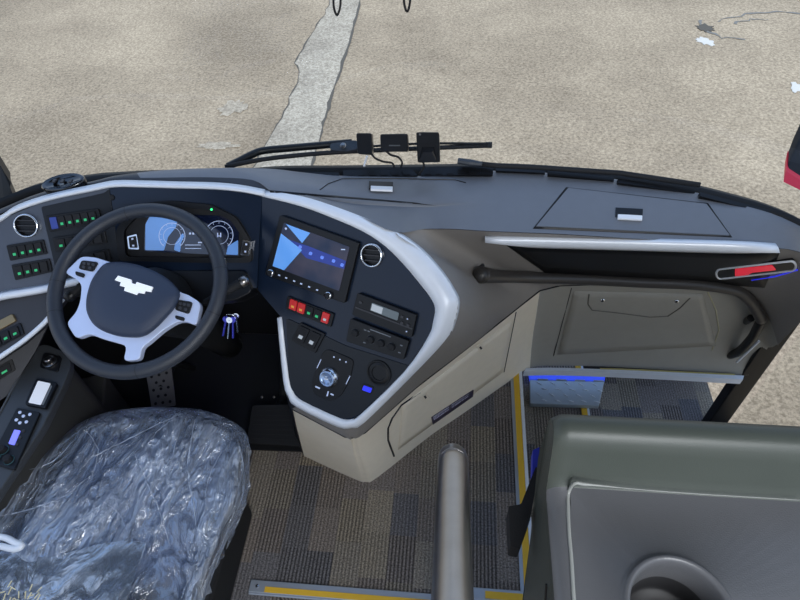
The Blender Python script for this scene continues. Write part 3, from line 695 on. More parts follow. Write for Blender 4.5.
# tachograph and climate panel
def radio_unit(name, label, cat, q, pl, off=.004):
    t = thing(name, label, cat, pl.at(*lerpq(q, .5, .5)))
    m = M(); plate(m, q, pl, off-.006, off+.008, 2); m.build('housing', black_m, t, bevel=.0015); return t
tq = [(357.5, 293), (416.5, 315), (411.5, 338), (352, 315)]
t = radio_unit('tachograph', 'slim tachograph with grey display below the right vent', 'tachograph', tq, FD)
m = M(); plate(m, subq(tq, .26, .18, .72, .52), FD, .011, .0135, 1); m.build('display', mat('tacho_lcd', (98, 108, 112), .3, emit=.1), t)
m = M(); plate(m, subq(tq, .27, .22, .45, .5), FD, .0130, .0140, 0); m.build('lit_display', lcd_m, t)
m = M(); plate(m, subq(tq, .02, .60, .98, .66), FD, .011, .0135, 0); m.build('drawer_edge', dark_m, t)
for u, v in ((.78, .3), (.87, .3), (.8, .55), (.9, .55), (.08, .35), (.9, .82)):
    m = M(); plate(m, quad(*lerpq(tq, u, v), 3, 2.4, 20), FD, .011, .0145, .8); m.build('button', dark_m, t)
m = M(); plate(m, quad(*lerpq(tq, .87, .3), 1.3, .9, 20), FD, .0144, .0152, 0); plate(m, quad(*lerpq(tq, .9, .82), 1.3, .9, 20), FD, .0144, .0152, 0); m.split('button_mark', pale_m, t)
cq = [(350.5, 318.5), (409, 341), (403.5, 360), (346, 341.5)]
t = radio_unit('climate_control', 'dark climate control panel with knobs under the tachograph', 'control panel', cq, FD)
for u, v in ((.13, .5), (.4, .55), (.58, .55), (.76, .55)):
    m = M(); p = FD.at(*lerpq(cq, u, v), .010); m.lathe(p, FD.n, [(0, .011), (.0085, .010), (.0105, 0)], 20); k_ = m.build('knob', rub_m, t)
    m = M(); m.lathe(p, FD.n, [(.0108, .0004), (.0116, .0022), (.0124, .0004)], 24); m.build('knob_ring', mat('dim_metal', (96, 100, 106), .35, metal=.6), k_, smooth=True)
m = M()
for u, v in ((.27, .25), (.33, .25), (.9, .35), (.9, .72), (.3, .8)): plate(m, quad(*lerpq(cq, u, v), 2.4, 1, 20), FD, .011, .0135, 0)
plate(m, subq(cq, .35, .12, .7, .16), FD, .011, .0132, 0); m.split('button_mark', mat('dim_mark', (120, 124, 130), .5), t)

# gear selector
t = thing('gear_selector', 'rotary gear selector with silver dial on the console tip', 'gear selector', FD.at(330, 376))
gq = [(328, 349), (354, 360), (350, 379), (341, 396), (330, 402), (313, 394), (311, 383), (322, 353)]
m = M(); plate(m, gq, FD, 0, .005, 5); m.build('selector_plate', black_m, t, bevel=.001)
m = M()
for a, b in (((317, 368), (321, 359.5)), ((346, 384), (350, 376))): m.tube([FD.at(*a, .006), FD.at(*b, .006)], .0012, 6)
for x, y in ((334, 357), (340, 359.6), (346, 362)): m.lathe(FD.at(x, y, .005), FD.n, [(0, .0015), (.002, .001), (.0024, 0)], 10)
for x, y, w in ((317.5, 387.5, 5), (327.5, 394, 1.2), (332, 394.5, 3.4)): plate(m, quad(x, y, w, 1.3, 25), FD, .004, .006, 0)
plate(m, quad(327.6, 393.8, 1.2, 5, 15), FD, .004, .006, 0); m.split('position_mark', pale_m, t)
p = FD.at(329.5, 377, .005)
m = M(); m.lathe(p, FD.n, [(.027, 0), (.027, .005), (.024, .008), (.022, .014), (.0205, .0165)], 36); m.build('dial_base', chrome_m, t, smooth=True)
m = M(); m.lathe(p, FD.n, [(.021, .016), (.0165, .018), (.0155, .016), (0, .016)], 36); dc = m.build('dial_cap', mat('dial_face', (150, 172, 205), .25, metal=.6), t, smooth=True)
m = M(); ax = FD.axes(); m.box(p+FD.n*.0165, (.010, .003, .002), ax=(ax[0], ax[1], FD.n)); m.box(p+FD.n*.0165+ax[1]*.006, (.006, .002, .002), ax=(ax[0], ax[1], FD.n)); m.build('dial_mark', white_m, dc)
# cup ring + usb
p = FD.at(379, 373, .002)
m = M(); m.lathe(p, FD.n, [(0, .001), (.018, .001), (.019, .0035), (.022, .0035), (.028, .0015), (.030, .0035), (.033, .0035), (.034, 0)], 36); tag(m.build('round_cover', black_m, smooth=False), 'round black ringed cover right of the gear selector', 'cover')
t = thing('usb_socket', 'small socket glowing blue below the gear selector dial', 'socket', FD.at(367, 389))
m = M(); plate(m, quad(367, 389, 12, 8, 20), FD, .001, .0035, 1.5); m.build('socket_frame', black_m, t)
m = M(); plate(m, quad(367, 389.2, 9, 5, 20), FD, .003, .0045, 1); m.build('blue_light', blue_m, t)

# ================================================================== STEERING WHEEL
WC = PD(137.1, 287.8, 1.4096); el = math.radians(65); WN = V((0, -math.cos(el), math.sin(el)))
WP = Pl(WC, WN); WU = V((1, 0, 0)); WV = WN.cross(WU)
t = thing('steering_wheel', 'large black leather steering wheel with silver spokes and white emblem', 'steering wheel', WC)
R = .2035; m = M(); m.tube([WC+WU*(R*math.cos(a))+WV*(R*math.sin(a)) for a in [i*math.pi/48 for i in range(96)]], .0172, 16, closed=True); m.build('rim', leather_m, t, smooth=True)
# stitched joints on the rim
for a in (178, 15, -16, 200, 282, 108):
    a = math.radians(a); m = M(); c = WC+WU*(R*math.cos(a))+WV*(R*math.sin(a)); td = -WU*math.sin(a)+WV*math.cos(a)
    m.tube([c-td*.0006, c+td*.0006], .0175, 16); m.build('rim_joint', black_m, t, smooth=True)
SP = [(81, 256), (95, 257), (110, 262), (140, 268), (182, 293), (188, 294.5), (201, 303), (196.5, 326), (186, 321), (177, 321.5), (163, 330), (148, 343), (142, 347), (139.5, 360), (123, 361), (126.5, 345.5), (100, 338), (89, 333.5), (76, 339), (66, 323), (76, 312), (80, 301), (81.5, 285), (76, 279), (64, 272.5)]
m = M(); plate(m, SP, WP, -.012, .006, 5); m.build('spoke_frame', spoke_m, t, bevel=.004, seg=3)
m = M(); HB = [(104, 262.5), (120, 261.5), (136, 264), (155, 271), (169, 279), (182, 293), (175, 309), (157, 328), (148, 335), (139, 338), (120, 337), (104, 332), (93, 325), (86, 312), (86, 298), (91, 280)]
q = rp(HB, 7); ctr = V((sum(a[0] for a in q)/len(q), sum(a[1] for a in q)/len(q)))
ringsp = []
for k, off in ((1, .002), (1, .012), (.96, .020), (.85, .027), (.6, .032), (.3, .034)): ringsp.append([WP.at(ctr.x+(x-ctr.x)*k, ctr.y+(y-ctr.y)*k, off) for x, y in q])
n = len(q); m.add([p for r in ringsp for p in r], [(k*n+i, k*n+(i+1) % n, (k+1)*n+(i+1) % n, (k+1)*n+i) for k in range(5) for i in range(n)]+[tuple(range(5*n, 6*n))])
hubo = m.build('airbag_hub', hub_m, t, smooth=True)
EM = [(118, 275.5), (131, 279.5), (131.5, 283), (135.5, 284.2), (136.5, 281.8), (152.5, 286.8), (150.5, 291.8), (145, 290.8), (144, 293.6), (138, 292.6), (136.5, 294.8), (123.8, 290.5), (124.8, 287), (119.5, 285.5), (120.8, 282), (114.5, 280)]
m = M(); plate(m, EM, WP, .028, .0365, 0); em = m.build('emblem', mat('emblem_white', (245, 247, 250), .25, emit=.25), t, bevel=.0006)
em['label'] = 'white stepped wing emblem'
for q, q2 in (([(81.5, 260), (98, 262), (92.5, 271.5), (78, 268.5)], [(75, 271), (84.5, 273.5), (83, 277.5), (75.5, 275)]), ([(178, 299.5), (192.5, 302), (188.5, 314), (174.5, 309.5)], [(175, 315), (184.5, 317.5), (183.5, 321), (175, 318.5)])):
    m = M(); plate(m, q, WP, .005, .010, 2.5); pad = m.build('button_pad', rub_m, t, bevel=.001)
    for u, v in ((.22, .3), (.5, .3), (.78, .3), (.3, .7), (.7, .7)):
        m = M(); plate(m, quad(*lerpq(q, u, v), 3.2, 2.8, 15), WP, .009, .013, 1); m.build('button', dark_m, pad, bevel=.0005)
    m = M(); plate(m, q2, WP, .005, .010, 1.5); m.build('thumb_switch', rub_m, t, bevel=.001)
# column
m = M(); m.lathe(WC-WN*.012, -WN, [(.0, 0), (.055, 0), (.06, .02), (.075, .05), (.085, .10), (.07, .20), (.05, .32), (.045, .62), (0, .62)], 28); m.build('steering_column', deep_m, t, smooth=True)
# stalks
for a, b, lab in (((205, 303, -.05), (249, 278.5, -.045), 'black column stalk with silver tip right of the wheel'), ((88, 280, -.05), (66, 300, -.05), 'short column stalk seen through the left of the wheel')):
    pa_ = WP.at(a[0], a[1], a[2]); pb_ = WP.at(b[0], b[1], b[2]); t2 = thing('column_stalk', lab, 'stalk', pa_)
    m = M(); m.tube([pa_, pa_.lerp(pb_, .5), pa_.lerp(pb_, .9)], [.009, .010, .013], 12); m.build('lever', rub_m, t2, smooth=True)
    d = (pb_-pa_).normalized(); m = M(); m.lathe(pb_-d*.022, d, [(.013, 0), (.0145, .006), (.013, .016), (.007, .020), (0, .021)], 20); m.build('lever_tip', steel_m if b[0] > 200 else black_m, t2, smooth=True)
# key bunch
t = thing('key_bunch', 'bunch of keys glinting blue beside the steering column', 'keys', P(231, 325, .62))
rnd = random.Random(5)
m = M(); c = P(231, 318, .66); m.tube([c+V((.016*math.cos(a), 0, .016*math.sin(a))) for a in [i*math.pi/10 for i in range(20)]], .0015, 6, closed=True); m.build('key_ring', chrome_m, t, smooth=True)
for i in range(4):
    p0 = P(226+i*3.4, 318+rnd.uniform(-2, 3), .655); p1 = P(223+i*5, 331+rnd.uniform(-5, 8), .60); d = (p1-p0).normalized()
    m = M(); m.tube([p0, p1], .0028, 5); m.lathe(p0, V((0, -1, .6)), [(0, .002), (.009, .002), (.009, -.002), (0, -.002)], 12); m.build('key', chrome_m if i % 2 else mat('key_blue_glow', (60, 64, 170), .3, metal=.4, emit=.15), t)  # alternate keys tinted blue and emissive for the LED glow on them

# ================================================================== LEFT SIDE CONSOLE
KZ = .62; KP = Pl(P(50, 362, KZ), (.0, -.05, 1))
t = thing('side_console', 'dark side console left of the driver seat', 'console', (-1.2, .8, 0))
ko = [(30, 350), (45, 343), (69, 354), (71, 366), (64, 384), (42, 428), (14, 470), (-20, 520), (-60, 520), (-30, 460), (8, 400)]
m = M(); plate(m, ko, KP, -.025, 0, 6); m.build('console_top', mat('console_top', (58, 60, 62), .4), t, bevel=.003)
m = M(); top3 = [KP.at(x, y, -.02) for x, y in rp([(34, 353), (46, 347), (66, 357), (68, 366), (60, 384), (38, 428), (10, 470), (-24, 520), (-60, 520), (-26, 455), (10, 402)], 6)]
m.prism([V((p.x-.03, p.y+.03, .0)) for p in top3], top3); m.build('console_body', olive_m, t)
m = M(); tubeline(m, [(28, 360), (14, 386), (-4, 420), (-30, 468)], KP, .001, .003, 6); m.build('console_edge', mat('edge_grey', (80, 82, 84), .4), t)
t = thing('rotary_knob', 'round silver knob at the front of the side console', 'knob', KP.at(50.5, 362))
m = M(); plate(m, quad(50.5, 362, 19, 16, 15), KP, 0, .004, 3); m.build('knob_base', black_m, t, bevel=.001)
m = M(); p = KP.at(50.5, 362, .004); m.lathe(p, KP.n, [(.019, 0), (.0195, .005), (.0165, .006), (.016, .002), (.010, .002), (.010, .016), (.008, .018), (0, .018)], 28); m.build('knob_cap', steel_m, t, smooth=False)
t = thing('small_display', 'small tilted display with pale grey screen on the side console', 'display', KP.at(41, 392))
dq = [(36, 378), (57, 382.5), (45, 408), (24.5, 404)]
m = M(); plate(m, dq, KP, 0, .012, 2); m.build('display_frame', black_m, t, bevel=.002)
m = M(); plate(m, subq(dq, .14, .08, .74, .92), KP, .011, .0132, 1); m.build('display_face', mat('pale_screen', (214, 216, 220), .3, emit=.4), t)
m = M(); plate(m, subq(dq, .78, .15, .86, .9), KP, .011, .0132, 1); m.build('display_strip', mat('mid_grey', (110, 114, 116), .4), t)
t = thing('radio', 'slim radio with violet display and round buttons on the side console', 'radio', KP.at(15, 440))
rq = [(17, 407.5), (40, 412), (14, 470), (-12, 462)]
m = M(); plate(m, rq, KP, 0, .008, 2); m.build('radio_face', black_m, t, bevel=.0015)
m = M(); plate(m, [(14.3, 429.5), (20.3, 430.5), (14, 445), (8.3, 443.5)], KP, .007, .0105, .8); m.build('radio_display', lcdb_m, t)
for x, y in ((20, 412.5), (30, 414.5), (23.5, 416.2), (16.5, 420), (26.5, 422), (20, 423), (23.6, 431), (20.2, 437.5), (17.2, 444.5)):
    m = M(); m.lathe(KP.at(x, y, .008), KP.n, [(0, .003), (.0035, .0025), (.0042, 0)], 12); m.build('button', pale_m if y < 424 else dark_m, t)
for x, y in ((3.5, 450), (9, 460), (-4, 456)):
    m = M(); m.lathe(KP.at(x, y, .008), KP.n, [(0, .014), (.009, .013), (.011, 0)], 18); k_ = m.build('knob', rub_m, t)
    m = M(); m.lathe(KP.at(x, y, .008), KP.n, [(.0108, 0), (.0124, .002), (.013, 0)], 18); m.build('knob_ring', mat('teal', (60, 96, 104), .4), k_)

# ================================================================== PEDALS AND MAT
PPl = Pl(P(160, 390, .18), (0, -.5, .87))
t = thing('clutch_pedal', 'perforated silver metal foot plate under the steering wheel', 'pedal', P(160, 390, .02))
pq = [(146, 374), (171, 367), (175.5, 405.5), (151.5, 408.5)]
m = M(); plate(m, pq, PPl, -.006, 0, 2); m.build('pedal_plate', mat('pedal_grey', (128, 126, 126), .4, metal=.5), t, bevel=.001)
for r_ in range(5):
    for c_ in range(3 if r_ % 2 == 0 else 2):
        u = (.2+.3*c_) if r_ % 2 == 0 else (.35+.3*c_); v = .12+.19*r_
        m = M(); m.lathe(PPl.at(*lerpq(pq, u, v), 0), PPl.n, [(0, .0012), (.0052, .0012), (.0052, -.001)], 12); m.build('hole', deep_m, t)
m = M(); b0 = PPl.at(161, 388, -.006); m.tube([b0, b0+V((0, .12, -.02)), b0+V((0, .2, -.16))], .012, 8); m.build('pedal_arm', deep_m, t)
t = thing('brake_pedal', 'large dark rubber pedal pad beside the console foot', 'pedal', P(272, 440, .0))
BP = Pl(P(275, 428, .08), (0, -.35, .93)); bq = [(252, 405), (297, 404), (303, 446), (246, 443)]
m = M(); plate(m, bq, BP, -.02, 0, 3); m.build('pedal_pad', rub_m, t, bevel=.003)
m = M()
for k in range(7): plate(m, subq(bq, .08, .1+k*.12, .92, .15+k*.12), BP, -.002, .002, 0)
m.build('pad_ribs', rub_m, t)
m = M(); b0 = BP.at(275, 415, -.02); m.tube([b0, b0+V((0, .1, -.03)), b0+V((0, .25, .1))], .014, 8); m.build('pedal_arm', deep_m, t)
m = M()
for x in (262, 274): m.lathe(P(x, 397, .13), V((0, -.4, .9)), [(0, .003), (.004, .002), (.005, 0)], 10)
m.split('bolt_head', steel_m, t)
m = M(); mt = [V((-1.32, .95, .003)), V((-1.32, 1.47, .003)), V((-.5, 1.47, .003)), V((-.44, 1.2, .003)), P(300, 440, .003), P(302, 452, .003), P(246, 450, .003), P(200, 455, .003), P(60, 470, .003)]
m.prism(mt, [p+V((0, 0, .008)) for p in mt]); tag(m.build('floor_mat', rub_m), 'black rubber mat in the driver footwell', 'mat')
m = M(); c0 = [P(78, 378, .25), P(106, 372, .25), P(103, 412, .25), P(72, 412, .25)]
m.prism([V((p.x, p.y, .01)) for p in c0], c0); tag(m.build('footwell_box', mat('box_olive', (62, 61, 58), .6), bevel=.01), 'low grey-brown box left of the silver pedal', 'box')

# ================================================================== DRIVER SEAT
t = thing('driver_seat', 'driver seat with blue-grey cushion beneath a plastic cover', 'seat', (-.82, .5, 0))
def cushion(m, x0, x1, y0, y1, z0, z1, nx=14, ny=14, crown=.03):
    rows_t = []
    for j in range(ny+1):
        v = j/ny; r = []
        for i in range(nx+1):
            u = i/nx; e = (1-(2*u-1)**6)*(1-(2*v-1)**6)
            r.append(V((x0+(x1-x0)*u, y0+(y1-y0)*v, z0+(z1-z0)*e**.5+crown*(-.5*math.exp(-((u-.5)/.25)**2))*e)))
        rows_t.append(r)
    rb = [[V((p.x, p.y, z0-.03)) for p in r] for r in rows_t]; m.slab(rows_t, rb)
m = M(); cushion(m, -1.06, -.60, .34, .78, .40, .475); m.build('seat_cushion', seat_m, t, smooth=True)
m = M(); rws = []
for j in range(9):
    v = j/8; r = []
    for i in range(11):
        u = i/10; e = (1-(2*u-1)**6)**.5; r.append(V((-1.02+.40*u, .34-.14*v+.03*(1-e), .42+.26*v)))
    rws.append(r)
m.slab(rws, V((0, -.10, -.02))); m.build('backrest', seat_m, t, smooth=True)
m = M(); m.box((-.82, .53, .21), (.40, .40, .40)); m.build('pedestal', deep_m, t, bevel=.02)
m = M(); m.box((-.80, .52, .385), (.50, .46, .05)); m.build('seat_base', rub_m, t, bevel=.015)
# plastic film
B = [(-60, 500), (0, 469), (40, 446), (76, 425), (95, 416), (111, 411.5), (130, 408.5), (150, 407), (176, 407.5), (200, 409.5), (218, 415), (232, 421), (242, 428), (248, 437), (249.5, 455), (249, 478), (246, 495), (240, 512), (231, 532), (222, 552), (213, 575), (205, 598), (198, 625), (190, 650), (60, 665), (-60, 650), (-90, 570)]
bp_ = cr([V((x, y, 0)) for x, y in B], 5, closed=True); nb = len(bp_); cc = V((118, 520, 0)); NR = 34
def fold(x, y, w=1):
    d = V((x*.028+y*.018, x*.006-y*.006, 0)); a = noise.noise(d+V((2, 3, 0))); ridge = 1-abs(a)*2.2
    b_ = noise.noise(V((x*.05, y*.05, 4))); c_ = noise.noise(V((x*.12+y*.05, y*.12-x*.05, 9)))
    return (.016*ridge+.012*b_+.006*c_)*w
vs = []
for k in range(NR+1):
    f = k/NR
    for p in bp_:
        q = cc.lerp(p, f); front = max(0, (f-.9)/.1)
        z = .505+.010*math.sin(f*3)-.07*front**1.6
        z += fold(q.x, q.y, 1-.4*front)
        vs.append(P(q.x, q.y, z))
# hem hanging below the outline
for dz, inn in ((-.03, .012), (-.08, .035), (-.14, .06), (-.19, .085)):
    base = len(vs)-nb if dz == -.035 else None
    for i, p in enumerate(bp_):
        q = vs[NR*nb+i]; c3 = P(cc.x, cc.y, .45); d = V((c3.x-q.x, c3.y-q.y, 0)).normalized()
        vs.append(V((q.x, q.y, q.z+dz))+d*(inn+.008*math.sin(i*.9)+.006*math.sin(i*2.3)))
fs = []
for k in range(NR+4):
    for i in range(nb): a = k*nb+i; b_ = k*nb+(i+1) % nb; fs.append((a, b_, b_+nb, a+nb))
m = M(); m.add(vs, fs); cov = thing('plastic_seat_cover', 'crumpled clear plastic cover draped over the driver seat', 'plastic cover', (-.82, .5, .45))
m.build('film_sheet', film_m, cov, smooth=True, fix=False)
# second film over the backrest
E_ = [(-60, 546), (-30, 548), (0, 551), (30, 556), (50, 557), (70, 552), (100, 544), (125, 541), (146, 542.5)]
rowsf = []
e3 = cr([V((x, y, 0)) for x, y in E_], 5); ne = len(e3)
for k in range(16):
    f = k/15; r = []
    for i, p in enumerate(e3):
        x = p.x*(1-f*.25)+(-8*f if i > ne*.8 else 0); y = p.y+f*130; z = .525+.20*f**1.3
        r.append(P(x, y, z+fold(x*1.3+50, y*1.1, .8)*min(1, f*4+.15)))
    rowsf.append(r)
m = M(); m.grid(rowsf); m.build('folded_film', film_mat('plastic_film_grey', .74, .97, .007, 5, (.34, .39, .45)), cov, smooth=True, fix=False)
m = M()
rnd = random.Random(21)
for pts, r_ in (([(146, 542.5), (142, 556), (134, 569), (122, 580), (105, 592), (98, 602)], .0022), ([(78, 472), (92, 458), (112, 447), (146, 430), (180, 414)], .0016), ([(196, 418), (191, 440), (188, 470), (193, 500), (197, 530)], .002), ([(134, 452), (145, 478), (158, 508), (170, 545)], .0018), ([(88, 478), (60, 498), (20, 512), (0, 516)], .0016),
                ([(150, 440), (160, 428), (176, 418)], .0012), ([(182, 425), (170, 460), (150, 492)], .001), ([(222, 450), (208, 480), (206, 505), (214, 530)], .0014), ([(100, 500), (118, 512), (128, 532)], .0012), ([(30, 470), (52, 462), (74, 440)], .0012), ([(238, 440), (243, 470), (232, 505)], .0012), ([(86, 430), (98, 450), (92, 475)], .0012)):
    pp_ = [P(x, y, .533+fold(x, y)+.003) for x, y in [(q.x+rnd.uniform(-.7, .7), q.y+rnd.uniform(-.7, .7)) for q in cr([V((a, b, 0)) for a, b in pts], 6)]]; nn_ = len(pp_)
    m.tube(pp_, [r_*math.sin(math.pi*(i+.5)/nn_)*rnd.uniform(.5, 1.2)+.0002 for i in range(nn_)], 5)
m.build('folded_edges', film_mat('plastic_crease', .7, 1.0, tint=(.76, .84, .98)), cov, smooth=True)
m = M(); m.tube(cr([P(x, y, .60) for x, y in ((-4, 536), (6, 538), (14, 542), (22, 546), (14, 549), (0, 546))], 4), .007, 8); tag(m.build('white_tie', white_m, smooth=True), 'white twisted tie on the plastic cover at the left edge', 'tie')
m = M(); rnd = random.Random(11)
for i in range(60):
    p = P(rnd.uniform(-20, 42), rnd.uniform(585, 620), .70+rnd.uniform(0, .02)); a = rnd.uniform(0, 3.14); m.tube([p, p+V((.012*math.cos(a), .012*math.sin(a), .004))], .0011, 4)
o = m.build('straw_wisps', mat('straw', (206, 196, 158), .8)); tag(o, 'pale straw-like wisps on the backrest at the bottom left corner', 'packing'); o['kind'] = 'stuff'

# ================================================================== BLACK GRAB RAIL ON DASH
t = thing('dash_grab_rail', 'long black grab rail across the passenger side of the dashboard', 'grab rail', hit(FB, 600, 275))
rp3 = []
for x, y, o_ in ((481, 275, .045), (500, 276.5, .045), (530, 277.5, .045), (580, 279, .045), (640, 282, .05), (690, 285, .055), (722, 287.5, .06), (742, 293, .06), (754, 305, .06), (762, 321, .06)):
    if x < 700: h_ = hit(FB, x, min(y, 284)) ; rp3.append(CAM+(h_-CAM)*(1-o_/ (h_-CAM).length) )
base = rp3[-1]
yb = base.y
rp3 += [PY(*q, yb-.00) for q in ((722, 287.5), (740, 292), (752, 303), (762, 320))]
m = M(); c3 = cr(rp3, 5); nn = len(c3)
rr_ = [.0175+(.006*max(0, 1-i/6)) for i in range(nn)]; m.tube(c3, rr_, 14); m.build('rail', mat('rail_black', (62, 59, 57), .38), t, smooth=True)
m = M(); m.lathe(c3[0], (c3[0]-c3[1]), [(.0235, 0), (.023, .009), (.016, .018), (0, .021)], 20); m.build('rail_end', mat('rail_end', (50, 48, 47), .4), t, smooth=True)
m = M(); e = c3[-1]; e2 = PY(752, 338, yb+.03); e3_ = PY(740, 351, yb+.07); e4 = PY(730, 355, yb+.11); m.tube(cr([e, e.lerp(e2, .5), e2, e3_, e4], 5), .0155, 12); m.build('rail_foot', black_m, t, smooth=True)
m = M(); m.tube([PY(759, 341, yb+.02), PY(737, 362, yb+.07)], .004, 8); m.build('foot_highlight', silver_m, t)  # silver tube stands for a bright highlight beside the rail foot
m = M(); m.box(c3[0]+V((.0, .03, -.022)), (.022, .06, .02)); m.build('rail_mount', dark_m, t, bevel=.004)
m = M(); e = PY(751, 318, yb+.03); m.tube([e, PY(745, 322, yb+.09)], .012, 10); m.build('rail_mount', black_m, t)

# ================================================================== FLOOR NOSINGS / STEP BOX
def strip(name, pts, ws, z, label, cat='step edge'):
    pass
t = thing('step_edge', 'yellow and white edging along the top of the stairwell', 'step edge', (.25, 1.0, 0))
m = M(); xs = .253
m.box((xs-.012, .90, .002), (.012, .92, .006)); m.build('metal_edge', alu_m, t)
m = M(); m.box((xs+.004, .90, .003), (.022, .92, .008)); m.build('yellow_insert', yel_m, t)
m = M(); m.box((xs+.020, .90, -.004), (.012, .92, .022)); m.build('white_edge', white_m, t)
m = M(); m.box((xs+.024, .95, -.10), (.006, 1.0, .19)); m.build('riser', carpet_m, t)
t = thing('step_edge', 'yellow edging on the lower step between stairwell treads', 'step edge', (.55, 1.0, -.2))
m = M(); m.box((.548, 1.04, -.196), (.022, 1.14, .008)); m.build('yellow_insert', yel_m, t)
m = M(); m.box((.563, 1.04, -.2), (.010, 1.14, .016)); m.build('white_edge', white_m, t)
t = thing('step_edge', 'aluminium nosing with yellow insert across the front of the aisle', 'step edge', (-.15, .5, 0))
yn = .505
m = M(); m.box((-.165, yn, .004), (.83, .036, .012)); m.box((-.165, yn-.02, -.03), (.83, .006, .07)); m.box((.15, yn+.028, .005), (.19, .034, .014)); m.build('metal_edge', alu_m, t, bevel=.003)
m = M(); m.box((-.28, yn-.008, .0105), (.50, .016, .004)); m.box((.185, yn+.026, .0125), (.11, .020, .004)); m.split('yellow_insert', yel_m, t)
for x in (-.555, .055):
    m = M(); m.lathe((x, yn, .01), (0, 0, 1), [(0, .003), (.005, .002), (.006, 0)], 12); m.build('screw', chrome_m, t)
t = thing('fold_out_step', 'grey tread-plate step box with blue glowing back edge in the stairwell', 'step', P(567, 395, -.17))
sq = [(530, 379), (604.5, 381), (599, 405.5), (530, 403.5)]
tz = -.165; tv = [P(x, y, tz) for x, y in sq]
m = M(); m.prism([p-V((0, 0, .025)) for p in tv], tv); m.build('tread_plate', tread_m, t, bevel=.003)
m = M()
for i in range(5):
    for j in range(4):
        c = P(*lerpq(sq, .12+.19*i+(.08 if j % 2 else 0), .16+.23*j), tz+.0008); a = math.radians(-35 if j % 2 == 0 else -15); d = V((math.cos(a), math.sin(a), 0)); m.tube([c-d*.013, c, c+d*.013], [.0008, .0028, .0008], 6)
m.build('tread_bars', mat('tread_bright', (225, 232, 238), .3, metal=.4), t, smooth=True)
m = M(); bq_ = [(528.5, 369), (606.5, 370.8), (604.5, 381), (530, 379)]; tb = [P(x, y, tz+.004) for x, y in bq_]; m.prism([p-V((0, 0, .02)) for p in tb], tb); m.build('blue_light_edge', mat('blue_edge', (48, 74, 225), .4, emit=.7), t)
m = M()
for i in range(4): a = P(*lerpq(sq, .1+.25*i, .0), tz+.002); m.tube([a, P(*lerpq(sq, .24+.25*i, .0), tz+.002)], .003, 6)
m.split('hinge', alu_m, t)
m = M(); lo_ = [V((p.x*.98+.01, p.y, -.198)) for p in tv[:1]]+[V((.54, tv[1].y, -.198)), V((.54, tv[2].y+.01, -.198)), V((tv[3].x+.01, tv[3].y+.01, -.198))]
m.prism(lo_, [V((p.x, p.y, tz-.025)) for p in lo_]); m.build('step_body', black_m, t)

# ================================================================== DOOR POST, DOOR, WINDSHIELD
m = M(); m.box((1.135, 1.40, .92), (.075, .05, 2.92)); struct(m.build('trim_2', black_m, bevel=.006))
m = M(); m.add([(1.20, .38, -.43), (1.20, 1.38, -.43), (1.20, 1.38, 2.4), (1.20, .38, 2.4)], [(0, 1, 2, 3)]); struct(m.build('door_1', glass_m, fix=False))
Wc = cr([P(*q, .90) for q in ((-80, 243), (-40, 221), (0, 203), (40, 188), (90, 180), (115, 178), (160, 176), (235, 175), (280, 172), (340, 171.5), (430, 170.5), (500, 169.5), (560, 172.5), (620, 178.5), (680, 187.5), (740, 202), (780, 215), (815, 233), (850, 259))], 4)
m = M(); m.slab([[p+V((0, 0, .012)) for p in Wc], [p+V((0, -.016, .004)) for p in Wc], [p+V((0, -.03, -.03)) for p in Wc]], V((0, .03, -.012))); struct(m.build('trim_3', deep_m, smooth=True))
m = M()
for q0_, q1_ in ((0, 1),): pass
wg = [p+V((0, .02, 0)) for p in Wc]
m.grid([wg, [V((p.x*.99-.0, p.y-.05, 1.7)) for p in wg], [V((p.x*.96, p.y-.14, 2.42)) for p in wg]]); struct(m.build('window_1', glass_m, smooth=True))
m = M(); m.tube([wg[0]+V((0, 0, -.3)), wg[0]+V((0, -.02, .4)), V((wg[0].x, wg[0].y-.1, 2.42))], .05, 8); struct(m.build('trim_4', black_m))
# interior black ledge strips on the right of windshield base
for (a, b) in (((496, 168.5), (545, 171)), ((548, 172.5), (614, 179)), ((618, 180.5), (695, 192)), ((700, 194), (770, 212))):
    m = M(); pl = Pl(P(a[0], a[1], .94), (0, -.3, 1)); plate(m, [(a[0], a[1]-2), (b[0], b[1]-2), (b[0], b[1]+2), (a[0], a[1]+2)], pl, -.015, 0, 0); m.build('demister_grille', black_m, dash)
# left dark A pillar
m = M(); bot = PD(8, 212, 1.75); tpp = PD(-12, 60, 1.7)
q = [PD(-20, 140, 1.72), PD(0, 165, 1.72), PD(11, 183, 1.73), PD(10, 187, 1.73), PD(17, 204, 1.74), PD(6, 215, 1.75), PD(-20, 225, 1.75)]
m.prism(q, [p+V((-.03, .05, 0)) for p in q]); tag(m.build('mirror_arm', black_m), 'black mirror arm at the left edge beyond the dashboard', 'mirror arm')
# oval cap
c = P(64, 183.5, 1.0)
t = thing('oval_cap', 'glossy black oval cap on the ledge beyond the left facade', 'cap', c)
m = M(); m.lathe(c, (0, -.15, 1), [(.052, -.02), (.056, .004), (.050, .010), (.042, .004), (.0, .002)], 32, sq=.5, u=V((.96, .28, .042))); m.build('cap_ring', mat('gloss_black', (14, 15, 17), .15, coat=1), t, smooth=True)
m = M()
for k in (-1, 0, 1): m.box(c+V((k*.022, 0, .008)), (.008, .012, .004))
m.build('cap_ribs', dark_m, t)

